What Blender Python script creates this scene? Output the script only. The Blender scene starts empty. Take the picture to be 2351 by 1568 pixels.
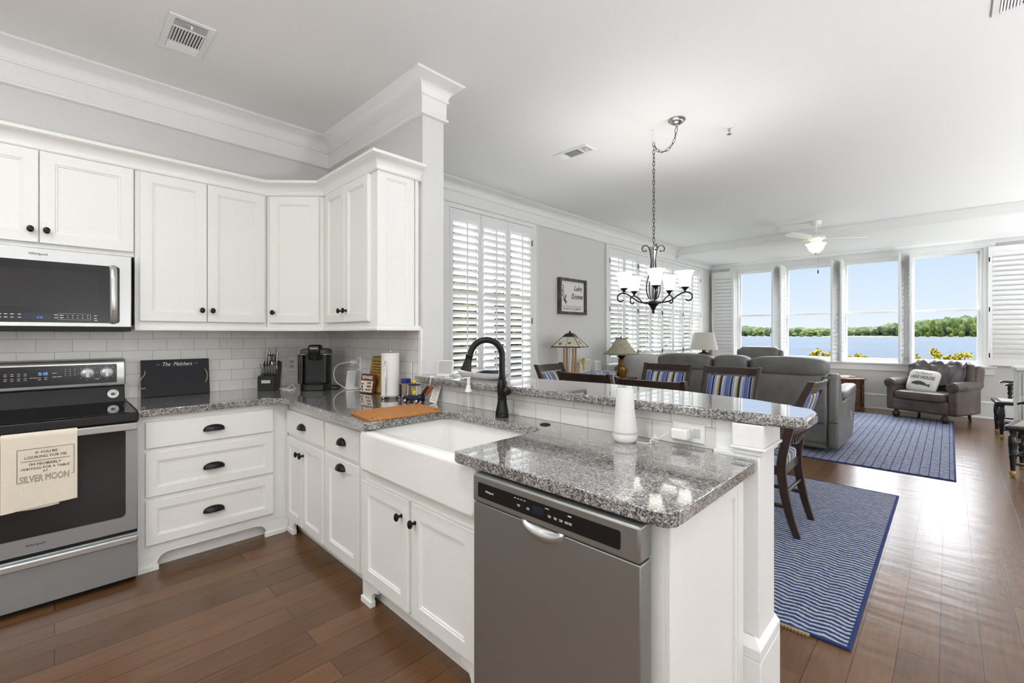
import bpy, bmesh, math, random
from mathutils import Matrix, Vector, noise
PI = math.pi
sc = bpy.context.scene
C = sc.collection
random.seed(7)

# ---------------------------------------------------------------- camera
cam = bpy.data.cameras.new('camera')
cam.sensor_width = 36.0
cam.lens = 1027.2 / 2351 * 36
cam.shift_y = -16.0 / 2351
cam.clip_start = 0.05
cam.clip_end = 4000
camo = bpy.data.objects.new('camera', cam)
C.objects.link(camo)
camo.location = (0, 0, 1.33)
camo.rotation_euler = (PI / 2, 0, math.atan2(1004.5, 1027.2))
sc.camera = camo
sc.cycles.sample_clamp_indirect = 8.0

# ---------------------------------------------------------------- exposure
vs = sc.view_settings
vs.view_transform = 'Standard'
vs.look = 'None'
vs.gamma = 1.0
vs.use_curve_mapping = False
vs.exposure = 0.38

# ---------------------------------------------------------------- sky
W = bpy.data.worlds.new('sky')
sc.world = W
W.use_nodes = True
nt = W.node_tree
nt.nodes.clear()
tc = nt.nodes.new('ShaderNodeTexCoord')
sx = nt.nodes.new('ShaderNodeSeparateXYZ')
rp = nt.nodes.new('ShaderNodeValToRGB')
bg = nt.nodes.new('ShaderNodeBackground')
wo = nt.nodes.new('ShaderNodeOutputWorld')
nt.links.new(tc.outputs['Generated'], sx.inputs[0])
nt.links.new(sx.outputs['Z'], rp.inputs[0])
nt.links.new(rp.outputs[0], bg.inputs[0])
nt.links.new(bg.outputs[0], wo.inputs[0])
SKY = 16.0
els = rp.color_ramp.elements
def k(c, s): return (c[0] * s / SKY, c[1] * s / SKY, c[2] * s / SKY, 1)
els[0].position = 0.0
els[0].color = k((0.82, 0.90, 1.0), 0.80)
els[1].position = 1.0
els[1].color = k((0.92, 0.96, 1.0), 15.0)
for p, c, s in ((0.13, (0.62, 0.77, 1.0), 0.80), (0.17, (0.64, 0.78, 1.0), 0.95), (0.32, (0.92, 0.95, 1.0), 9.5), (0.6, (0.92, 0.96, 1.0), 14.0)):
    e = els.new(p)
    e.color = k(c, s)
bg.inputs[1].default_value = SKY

# ---------------------------------------------------------------- sun, kitchen downlights and added fill
def light(name, kind, loc, energy, color=(1, 1, 1), rot=(0, 0, 0), **kw):
    l = bpy.data.lights.new(name, kind)
    l.energy = energy
    l.color = color
    for a, b in kw.items(): setattr(l, a, b)
    o = bpy.data.objects.new(name, l)
    C.objects.link(o)
    o.location = loc
    o.rotation_euler = rot
    return o
light('sun', 'SUN', (30, -40, 40), 10.0, (1.0, 0.96, 0.88), (math.radians(24), 0, math.radians(20)), angle=0.01)
# recessed downlights in the kitchen ceiling, then added fill lights, all out of view
for x, y, e in ((-2.15, -0.75, 11), (-0.95, 0.3, 11), (0.6, 0.3, 8), (-2.3, -2.0, 8)):
    light('kitchen_downlight', 'AREA', (x, y, 2.985), e, (1.0, 1.0, 0.985), (0, 0, 0), shape='DISK', size=0.22, spread=PI)
for x, y, z, e in ((-1.0, -1.5, 1.8, 21), (0.9, -1.0, 1.8, 24), (2.7, 4.6, 1.3, 52), (2.7, 7.2, 1.3, 32)):
    light('fill_point', 'POINT', (x, y, z), e, (0.96, 0.985, 1.0), shadow_soft_size=0.25)  # unseen point lights added to brighten the room; no lamp stands there
for x, y, z, e in ((2.3, 0.6, 0.4, 310), (2.8, 4.2, 0.4, 80), (2.9, 6.6, 0.4, 115), (2.7, 9.35, 0.4, 170)):
    light('ceiling_fill', 'SPOT', (x, y, z), e, (0.92, 0.965, 1.0), (PI, 0, 0), spot_size=math.radians(165), spot_blend=0.6, shadow_soft_size=0.15)  # unseen spots added to brighten the ceiling from below; no fixture there

# ---------------------------------------------------------------- materials
def lin(h):
    if isinstance(h, str):
        h = h.lstrip('#')
        r = [int(h[i:i + 2], 16) / 255 for i in (0, 2, 4)]
    else:
        r = [v / 255 for v in h]
    return tuple((v / 12.92 if v <= 0.04045 else ((v + 0.055) / 1.055) ** 2.4) for v in r) + (1,)
class Nodes:
    def __init__(s, name):
        s.m = bpy.data.materials.new(name)
        s.m.use_nodes = True
        s.t = s.m.node_tree
        s.b = s.t.nodes['Principled BSDF']
    def n(s, t, **kw):
        q = s.t.nodes.new('ShaderNode' + t)
        for a, v in kw.items(): setattr(q, a, v)
        return q
    def l(s, a, b): s.t.links.new(a, b)
    def math(s, op, a, b=None, clamp=False):
        q = s.n('Math', operation=op, use_clamp=clamp)
        for i, v in enumerate((a, b)):
            if v is None: continue
            if isinstance(v, (int, float)): q.inputs[i].default_value = v
            else: s.l(v, q.inputs[i])
        return q.outputs[0]
    def coord(s): return s.n('TexCoord').outputs['Object']
    def pos(s): return s.n('NewGeometry').outputs['Position']
    def sep(s, v):
        q = s.n('SeparateXYZ'); s.l(v, q.inputs[0]); return q.outputs
    def comb(s, x, y, z=0.0):
        q = s.n('CombineXYZ')
        for i, v in enumerate((x, y, z)):
            if isinstance(v, (int, float)): q.inputs[i].default_value = v
            else: s.l(v, q.inputs[i])
        return q.outputs[0]
    def noise(s, v, scale, detail=3, rough=0.5):
        q = s.n('TexNoise'); q.inputs['Scale'].default_value = scale; q.inputs['Detail'].default_value = detail
        q.inputs['Roughness'].default_value = rough
        if v is not None: s.l(v, q.inputs['Vector'])
        return q.outputs[0]
    def ramp(s, f, stops, interp='LINEAR'):
        q = s.n('ValToRGB'); cr = q.color_ramp; cr.interpolation = interp
        while len(cr.elements) < len(stops): cr.elements.new(0.5)
        for e, (p, c) in zip(cr.elements, stops):
            e.position = p; e.color = c if not isinstance(c, (str,)) else lin(c)
        s.l(f, q.inputs[0]); return q.outputs[0]
    def mix(s, f, a, b, mode='MIX'):
        q = s.n('Mix', data_type='RGBA', blend_type=mode)
        for i, v in ((0, f), (6, a), (7, b)):
            if isinstance(v, (int, float)): q.inputs[i].default_value = v
            elif isinstance(v, tuple): q.inputs[i].default_value = v
            else: s.l(v, q.inputs[i])
        return q.outputs[2]
    def bump(s, h, strength=0.3, dist=0.01):
        q = s.n('Bump'); q.inputs['Strength'].default_value = strength; q.inputs['Distance'].default_value = dist
        s.l(h, q.inputs['Height']); s.l(q.outputs[0], s.b.inputs['Normal'])
    def scale(s, v, sc_):
        q = s.n('Mapping'); q.inputs['Scale'].default_value = sc_; s.l(v, q.inputs[0]); return q.outputs[0]
def mat(name, col, rough=0.5, metal=0.0, spec=0.5, emit=None, es=0.0, coat=0.0, grain=0.0, gs=60, trans=0.0, ior=1.45, alpha=1.0):
    N = Nodes(name)
    b = N.b
    c = lin(col)
    b.inputs['Base Color'].default_value = c
    b.inputs['Roughness'].default_value = rough
    b.inputs['Metallic'].default_value = metal
    b.inputs['Specular IOR Level'].default_value = spec
    b.inputs['Coat Weight'].default_value = coat
    b.inputs['Transmission Weight'].default_value = trans
    b.inputs['IOR'].default_value = ior
    b.inputs['Alpha'].default_value = alpha
    if emit:
        b.inputs['Emission Color'].default_value = lin(emit)
        b.inputs['Emission Strength'].default_value = es
    nz = N.noise(N.coord(), gs, 3)
    a = max(grain, 0.03)
    dk = tuple(v * (1 - a) for v in c[:3]) + (1,)
    N.l(N.ramp(nz, ((0.3, dk), (0.7, c))), b.inputs['Base Color'])
    return N.m
M = {}
M['paint'] = mat('cabinet_white_paint', '#efeeeb', 0.38)
M['trim'] = mat('trim_white_paint', '#f0f0ef', 0.42)
M['shutter'] = mat('shutter_white_paint', '#f2f2f1', 0.4)
M['wall'] = mat('grey_wall_paint', '#dbdad8', 0.75)
M['ceil'] = mat('ceiling_white_paint', '#f3f2f0', 0.85)
M['bronze'] = mat('oil_rubbed_bronze', '#252425', 0.27, 0.6)
M['blackmetal'] = mat('dark_iron', '#2c2b2c', 0.4, 0.5)
M['nickel'] = mat('brushed_nickel', '#b9b9b7', 0.3, 1.0)
M['chrome'] = mat('chrome', '#d8d8d8', 0.1, 1.0)
M['black'] = mat('black_plastic', '#141415', 0.3)
M['blackmatte'] = mat('black_matte', '#0c0c0c', 0.6)
M['blackglass'] = mat('black_glass', '#101013', 0.06, 0.0, 0.55)
M['ovenglass'] = mat('oven_glass', '#221f22', 0.12, 0.0, 0.5)
M['porcelain'] = mat('white_porcelain', '#f4f3f0', 0.08, coat=0.4)
M['whiteplastic'] = mat('white_plastic', '#ecebe8', 0.35)
M['meshcloth'] = mat('white_speaker_mesh', '#dddcda', 0.8)
M['greyplastic'] = mat('grey_plastic', '#c2c2c0', 0.5)
M['darkgrey'] = mat('dark_grey_plastic', '#4a4a4c', 0.45)
M['whitecloth'] = mat('white_paper', '#efebe6', 0.9, grain=0.06, gs=180)
M['cream'] = mat('cream_cotton', '#e6dccb', 0.95, grain=0.08, gs=120)
M['ink'] = mat('black_ink', '#1d1b1a', 0.8)
M['greyink'] = mat('grey_ink', '#5d5a55', 0.8)
M['whiteink'] = mat('white_lettering', '#e8e8e6', 0.7)
M['blueled'] = mat('blue_display', '#2a4a86', 0.3, emit='#5b95e8', es=1.2)
M['navyglass'] = mat('display_glass', '#23283a', 0.12)
M['chalk'] = mat('chalkboard_slate', '#26272b', 0.7, grain=0.15, gs=14)
M['rope'] = mat('rope_handle', '#b79b86', 0.9, grain=0.2, gs=200)
M['navy'] = mat('navy_paint', '#1c2440', 0.3)
M['blue'] = mat('blue_cap', '#1d2f7a', 0.35)
M['yellow'] = mat('yellow_paint', '#d9bf3f', 0.5)
M['green'] = mat('dark_green_handle', '#1d3327', 0.35)
M['rust'] = mat('rust_red_handle', '#a4492a', 0.4)
M['redsign'] = mat('red_brown_sign', '#7c3f26', 0.5, grain=0.3, gs=30)
M['gold'] = mat('gold_tin', '#c4a148', 0.45, 0.0, grain=0.35, gs=45)
M['spice'] = mat('peppercorn_mix', '#a58c80', 0.6, grain=0.5, gs=160)
M['greystone'] = mat('grey_marble_tray', '#d9d9d6', 0.2, grain=0.12, gs=30)
M['beige'] = mat('light_grey_linen', '#cbc9c4', 0.95, grain=0.1, gs=90)
M['lampshade'] = mat('linen_lampshade', '#d3cec4', 0.95, grain=0.15, gs=150)
M['oliveshade'] = mat('mottled_olive_shade', '#b6b29a', 0.85, grain=0.28, gs=22)
M['amber'] = mat('amber_glaze', '#8a5f1d', 0.12, coat=0.5, grain=0.35, gs=12)
M['leafmetal'] = mat('dark_green_metal', '#2d332c', 0.4, 0.4)
M['oak'] = mat('light_oak', '#c29a6c', 0.5, grain=0.2, gs=20)
M['walnut'] = mat('brown_wood', '#6f4a33', 0.4, grain=0.3, gs=16)
M['darkwood'] = mat('dark_walnut', '#3b2a23', 0.3, grain=0.35, gs=24, coat=0.2)
M['blacklacquer'] = mat('black_lacquer', '#121319', 0.28, grain=0.1, coat=0.2)
M['goldpaint'] = mat('gold_paint', '#a58a4e', 0.45, 0.3)
M['weathered'] = mat('weathered_grey_wood', '#6a6764', 0.8, grain=0.6, gs=14)
M['distressed'] = mat('distressed_white_wood', '#d9d7d2', 0.6, grain=0.25, gs=9)
M['tileblue'] = mat('blue_grey', '#5a6a94', 0.4, grain=0.4, gs=20)
M['cable'] = mat('white_cable', '#e7e6e3', 0.45)
M['bluewhite'] = mat('white_fabric', '#f0efec', 0.9)
M['housewall'] = mat('brown_shingle', '#30281f', 0.9, grain=0.3, gs=6)
M['roof'] = mat('grey_roof', '#1f1d1c', 0.9, grain=0.3, gs=4)
M['whitehouse'] = mat('white_siding', '#50504e', 0.8)
M['ground'] = mat('grass_ground', '#20290f', 1.0, grain=0.4, gs=0.6)
M['shore'] = mat('pale_shore_grass', '#37391f', 1.0, grain=0.3, gs=0.05)

def shadeglass(name, col, es, emit):
    N = Nodes(name)
    N.b.inputs['Base Color'].default_value = lin(col)
    N.b.inputs['Roughness'].default_value = 0.3
    N.b.inputs['Emission Color'].default_value = lin(emit)
    f = N.noise(N.coord(), 9, 2)
    N.l(N.math('MULTIPLY', N.math('ADD', f, 0.5), es), N.b.inputs['Emission Strength'])
    tl = N.n('BsdfTranslucent'); tl.inputs[0].default_value = (0.9, 0.9, 0.88, 1)
    mx = N.n('MixShader'); mx.inputs[0].default_value = 0.35
    N.l(N.b.outputs[0], mx.inputs[1]); N.l(tl.outputs[0], mx.inputs[2])
    N.l(mx.outputs[0], N.t.nodes['Material Output'].inputs[0])
    return N.m
M['shadeglass'] = shadeglass('lit_frosted_glass', '#f4f3f0', 0.45, '#fffdf8')
M['fanglass'] = shadeglass('lit_amber_glass', '#efe6cc', 0.55, '#fff3d2')
def clear(name, tint, rough, t):
    N = Nodes(name)
    tr = N.n('BsdfTransparent'); tr.inputs[0].default_value = tint
    gl = N.n('BsdfGlossy'); gl.inputs['Roughness'].default_value = rough
    fr = N.n('Fresnel'); fr.inputs[0].default_value = 1.5
    mx = N.n('MixShader')
    N.l(N.math('MULTIPLY', fr.outputs[0], t), mx.inputs[0]); N.l(tr.outputs[0], mx.inputs[1]); N.l(gl.outputs[0], mx.inputs[2])
    N.l(mx.outputs[0], N.t.nodes['Material Output'].inputs[0])
    return N.m
M['pane'] = clear('window_glass', (1, 1, 1, 1), 0.02, 0.03)
M['bottle'] = clear('clear_plastic', (0.985, 0.988, 0.988, 1), 0.05, 0.22)
M['soap'] = clear('clear_soap', (0.99, 0.99, 0.99, 1), 0.05, 0.06)
M['smoke'] = clear('smoked_tank', (0.22, 0.22, 0.23, 1), 0.05, 1.6)

def steel(name, col, rough):
    N = Nodes(name)
    N.b.inputs['Metallic'].default_value = 0.8
    nz = N.noise(N.scale(N.coord(), (3, 3, 400)), 5, 2)
    c = lin(col)
    N.l(N.ramp(nz, ((0.2, tuple(v * 0.86 for v in c[:3]) + (1,)), (0.8, c))), N.b.inputs['Base Color'])
    N.b.inputs['Roughness'].default_value = rough
    N.b.inputs['Anisotropic'].default_value = 0.5
    return N.m
M['steel'] = steel('brushed_steel', '#b4b7ba', 0.40)
M['steelbright'] = steel('bright_brushed_steel', '#cbcbca', 0.30)
M['steeldark'] = steel('dark_brushed_steel', '#a3a3a1', 0.42)

def granite():
    N = Nodes('speckled_grey_granite')
    p = N.pos()
    w = N.n('TexNoise'); w.inputs['Scale'].default_value = 60; N.l(p, w.inputs['Vector'])
    pv = N.n('VectorMath', operation='MULTIPLY_ADD'); N.l(w.outputs[1], pv.inputs[0]); pv.inputs[1].default_value = (0.012, 0.012, 0.012); N.l(p, pv.inputs[2])
    v1 = N.n('TexVoronoi'); v1.inputs['Scale'].default_value = 230; N.l(pv.outputs[0], v1.inputs['Vector'])
    v2 = N.n('TexVoronoi'); v2.inputs['Scale'].default_value = 420; N.l(pv.outputs[0], v2.inputs['Vector'])
    a = N.sep(v1.outputs['Color'])[0]; b2 = N.sep(v2.outputs['Color'])[1]
    big = N.noise(p, 9, 3)
    f = N.math('ADD', N.math('MULTIPLY', a, 0.62), N.math('MULTIPLY', b2, 0.38))
    f = N.math('ADD', f, N.math('MULTIPLY', N.math('SUBTRACT', big, 0.5), 0.35))
    col = N.ramp(f, ((0.0, '#222223'), (0.26, '#434244'), (0.40, '#6e6c6b'), (0.60, '#8e8b88'), (0.78, '#b2aeaa'), (0.95, '#d2cfca')))
    N.l(col, N.b.inputs['Base Color'])
    N.b.inputs['Roughness'].default_value = 0.07
    N.b.inputs['Specular IOR Level'].default_value = 0.55
    N.b.inputs['Coat Weight'].default_value = 0.9; N.b.inputs['Coat Roughness'].default_value = 0.03; N.b.inputs['Coat IOR'].default_value = 1.6
    return N.m
M['granite'] = granite()

def tile(name, axis):
    N = Nodes(name)
    p = N.pos(); s = N.sep(p)
    v = N.comb(s[axis], N.math('SUBTRACT', s[2], 0.914), 0)
    br = N.n('TexBrick'); br.offset = 0.5
    N.l(v, br.inputs['Vector'])
    br.inputs['Scale'].default_value = 1.0
    br.inputs['Brick Width'].default_value = 0.154; br.inputs['Row Height'].default_value = 0.0775
    br.inputs['Mortar Size'].default_value = 0.0013; br.inputs['Mortar Smooth'].default_value = 0.1
    br.inputs['Color1'].default_value = lin('#e6e4e0'); br.inputs['Color2'].default_value = lin('#dcdad5'); br.inputs['Mortar'].default_value = lin('#a3a09b')
    N.l(br.outputs['Color'], N.b.inputs['Base Color'])
    N.b.inputs['Roughness'].default_value = 0.13
    nz = N.noise(p, 26, 3, 0.6)
    h = N.math('ADD', N.math('MULTIPLY', nz, 0.5), N.math('MULTIPLY', br.outputs['Fac'], -0.6))
    N.bump(h, 0.35, 0.006)
    return N.m
M['tileA'] = tile('white_subway_tile_range_wall', 1)
M['tileB'] = tile('white_subway_tile_sink_wall', 0)

def floormat():
    N = Nodes('hand_scraped_hardwood')
    p = N.pos(); s = N.sep(p)
    v = N.comb(s[1], N.math('ADD', s[0], 0.03), 0)
    br = N.n('TexBrick'); br.offset = 0.37; br.offset_frequency = 2; br.squash = 1.0
    N.l(v, br.inputs['Vector'])
    br.inputs['Scale'].default_value = 1.0
    br.inputs['Brick Width'].default_value = 1.25; br.inputs['Row Height'].default_value = 0.127
    br.inputs['Mortar Size'].default_value = 0.0018; br.inputs['Mortar Smooth'].default_value = 0.3; br.inputs['Bias'].default_value = 0.0
    br.inputs['Color1'].default_value = (0.0, 0.0, 0.0, 1); br.inputs['Color2'].default_value = (1, 1, 1, 1); br.inputs['Mortar'].default_value = (0, 0, 0, 1)
    g = N.noise(N.scale(p, (22, 1.6, 1)), 3.0, 3, 0.5)
    blot = N.noise(N.scale(p, (3, 1, 1)), 3.0, 3)
    f = N.math('ADD', N.math('MULTIPLY', N.sep(br.outputs['Color'])[0], 0.35), N.math('ADD', N.math('MULTIPLY', g, 0.44), N.math('MULTIPLY', blot, 0.3)))
    col = N.ramp(f, ((0.1, '#4b3220'), (0.5, '#62442b'), (0.95, '#7a573b')))
    col = N.mix(br.outputs['Fac'], col, lin('#33211a'))
    N.l(col, N.b.inputs['Base Color'])
    scr = N.noise(N.scale(p, (2.5, 7, 1)), 1.6, 1)
    N.b.inputs['Roughness'].default_value = 0.27
    N.b.inputs['Specular IOR Level'].default_value = 0.6
    h = N.math('ADD', scr, N.math('MULTIPLY', br.outputs['Fac'], -0.4))
    N.bump(h, 0.25, 0.010)
    return N.m
M['floor'] = floormat()

def rugmat(name, kx, ky, ln, sl):
    N = Nodes(name)
    s = N.sep(N.pos())
    col = N.math('MULTIPLY', s[0], 1 / kx)
    tri = N.math('PINGPONG', col, 1.0)
    wob = N.math('MULTIPLY', N.noise(N.pos(), 34, 3), 0.55)
    d = N.math('FRACT', N.math('ADD', N.math('ADD', N.math('MULTIPLY', s[1], 1 / ky), N.math('MULTIPLY', tri, sl)), wob))
    edge = N.math('ABSOLUTE', N.math('SUBTRACT', N.math('FRACT', col), 0.5))
    lightm = N.math('MULTIPLY', N.math('GREATER_THAN', d, 0.52), N.math('LESS_THAN', edge, ln))
    fuzz = N.noise(N.pos(), 420, 2)
    cl = N.ramp(fuzz, ((0.35, '#7f8aa3'), (0.65, '#dad9d6'))); cb = N.ramp(fuzz, ((0.3, '#1d2a50'), (0.7, '#405688')))
    N.l(N.mix(lightm, cb, cl), N.b.inputs['Base Color'])
    N.b.inputs['Roughness'].default_value = 0.95
    N.b.inputs['Specular IOR Level'].default_value = 0.1
    N.bump(N.math('ADD', lightm, fuzz), 0.6, 0.006)
    return N.m
M['rug'] = rugmat('blue_white_braided_weave', 0.065, 0.034, 0.6, 0.5)
M['rugbig'] = rugmat('blue_white_herringbone_weave', 0.07, 0.045, 0.45, 1.0)
M['rugedge'] = mat('navy_rug_binding', '#24396f', 0.95, grain=0.2, gs=200)
M['rugfringe'] = mat('tan_rug_edge', '#b9a57c', 0.95, grain=0.3, gs=300)

def stripes():
    N = Nodes('striped_upholstery')
    x = N.sep(N.coord())[0]
    f = N.math('FRACT', N.math('ADD', N.math('MULTIPLY', x, 1 / 0.162), 100.15))
    seq = (('#22283a', 9), ('#dcd9c8', 2), ('#5468a8', 20), ('#22283a', 3), ('#cfd2da', 3), ('#22283a', 3), ('#a9afc8', 13), ('#dcd9c8', 2), ('#2a3046', 14), ('#cdb850', 3), ('#2a3046', 2), ('#cdb850', 4), ('#b9bed4', 14), ('#22283a', 3), ('#dcd9c8', 3), ('#3b4a7a', 2))
    tot = sum(w for _, w in seq); a = 0; st = []
    for c_, w in seq:
        st.append((a / tot, c_)); a += w
    N.l(N.ramp(f, st, 'CONSTANT'), N.b.inputs['Base Color'])
    N.b.inputs['Roughness'].default_value = 0.9
    return N.m
M['stripes'] = stripes()

def leather(name, a, b_, rough, sc_):
    N = Nodes(name)
    p = N.coord()
    N.l(N.ramp(N.noise(p, 5, 4, 0.6), ((0.3, a), (0.7, b_))), N.b.inputs['Base Color'])
    N.b.inputs['Roughness'].default_value = rough
    v = N.n('TexVoronoi'); v.inputs['Scale'].default_value = sc_; N.l(p, v.inputs['Vector'])
    N.bump(N.math('ADD', v.outputs['Distance'], N.math('MULTIPLY', N.noise(p, 7, 3), 2.0)), 0.12, 0.01)
    return N.m
M['leather'] = leather('grey_leather', '#5d5d5b', '#71706d', 0.40, 160)
M['brownleather'] = leather('worn_brown_leather', '#3f3633', '#665853', 0.36, 140)
M['throw'] = leather('grey_brown_throw', '#4c4546', '#6c6466', 0.55, 60)

def woodboard():
    N = Nodes('cutting_board_wood')
    p = N.pos()
    g = N.noise(N.scale(p, (1, 1, 1)), 90, 4)
    N.l(N.ramp(g, ((0.25, '#9a5f2c'), (0.6, '#b97c3f'), (0.8, '#c78d4d'))), N.b.inputs['Base Color'])
    N.b.inputs['Roughness'].default_value = 0.55
    return N.m
M['board'] = woodboard()

def stainedglass():
    N = Nodes('stained_glass')
    p = N.coord(); s = N.sep(p)
    z = s[2]
    base = N.ramp(N.noise(N.scale(p, (3, 3, 14)), 4, 3), ((0.3, '#b5b097'), (0.5, '#d3cfbf'), (0.7, '#cfc08a')))
    vor = N.n('TexVoronoi'); vor.inputs['Scale'].default_value = 7; N.l(p, vor.inputs['Vector'])
    base = N.mix(N.math('LESS_THAN', vor.outputs['Distance'], 0.16), base, lin('#54705f'))
    base = N.mix(N.math('GREATER_THAN', z, 0.135), base, lin('#3a2426'))
    base = N.mix(N.math('LESS_THAN', z, 0.016), base, lin('#4b2a2a'))
    N.l(base, N.b.inputs['Base Color'])
    N.b.inputs['Roughness'].default_value = 0.2
    return N.m
M['stained'] = stainedglass()

def runner():
    N = Nodes('blue_white_patchwork')
    p = N.pos(); s = N.sep(p)
    br = N.n('TexBrick'); br.offset = 0.0
    N.l(N.comb(s[1], N.math('ADD', s[2], s[0]), 0), br.inputs['Vector'])
    br.inputs['Scale'].default_value = 1; br.inputs['Brick Width'].default_value = 0.1; br.inputs['Row Height'].default_value = 0.1
    br.inputs['Mortar Size'].default_value = 0.006
    n1 = N.ramp(N.noise(p, 30, 3), ((0.45, '#3f4a72'), (0.55, '#aeb4c8')))
    N.l(N.mix(br.outputs['Fac'], n1, lin('#e6e6e6')), N.b.inputs['Base Color'])
    return N.m
M['runner'] = runner()

def foliage(name, a, b_, c_, sc_):
    N = Nodes(name)
    g = N.noise(N.pos(), sc_, 4, 0.7)
    N.l(N.ramp(g, ((0.3, a), (0.5, b_), (0.72, c_))), N.b.inputs['Base Color'])
    N.b.inputs['Roughness'].default_value = 0.9
    N.b.inputs['Specular IOR Level'].default_value = 0.1
    return N.m
M['leafy'] = foliage('yellow_green_leaves', '#34330b', '#57500f', '#7a6d18', 9)
M['treelight'] = foliage('fresh_green_foliage', '#111a0b', '#212c10', '#3c441a', 0.22)
M['treedark'] = foliage('dark_green_foliage', '#0a1109', '#131c0e', '#212a14', 0.25)
M['treenear'] = foliage('garden_foliage', '#191d09', '#33360f', '#4a4720', 3)
M['forest'] = foliage('mixed_wood_foliage', '#0a1209', '#18220f', '#373f19', 0.13)
M['bark'] = mat('bark', '#6b5a45', 0.9, grain=0.4, gs=10)

def water():
    N = Nodes('lake_water')
    p = N.pos()
    n1 = N.noise(N.scale(p, (1.0, 0.25, 1)), 0.6, 4, 0.7)
    n2 = N.noise(N.scale(p, (0.05, 0.012, 1)), 1.0, 4, 0.7)
    f = N.math('ADD', N.math('MULTIPLY', n1, 0.6), N.math('MULTIPLY', n2, 0.4))
    N.l(N.ramp(f, ((0.3, '#060f16'), (0.5, '#0a1823'), (0.7, '#142536'))), N.b.inputs['Base Color'])
    N.b.inputs['Roughness'].default_value = 0.6
    N.b.inputs['Specular IOR Level'].default_value = 0.03
    return N.m
M['water'] = water()
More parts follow.
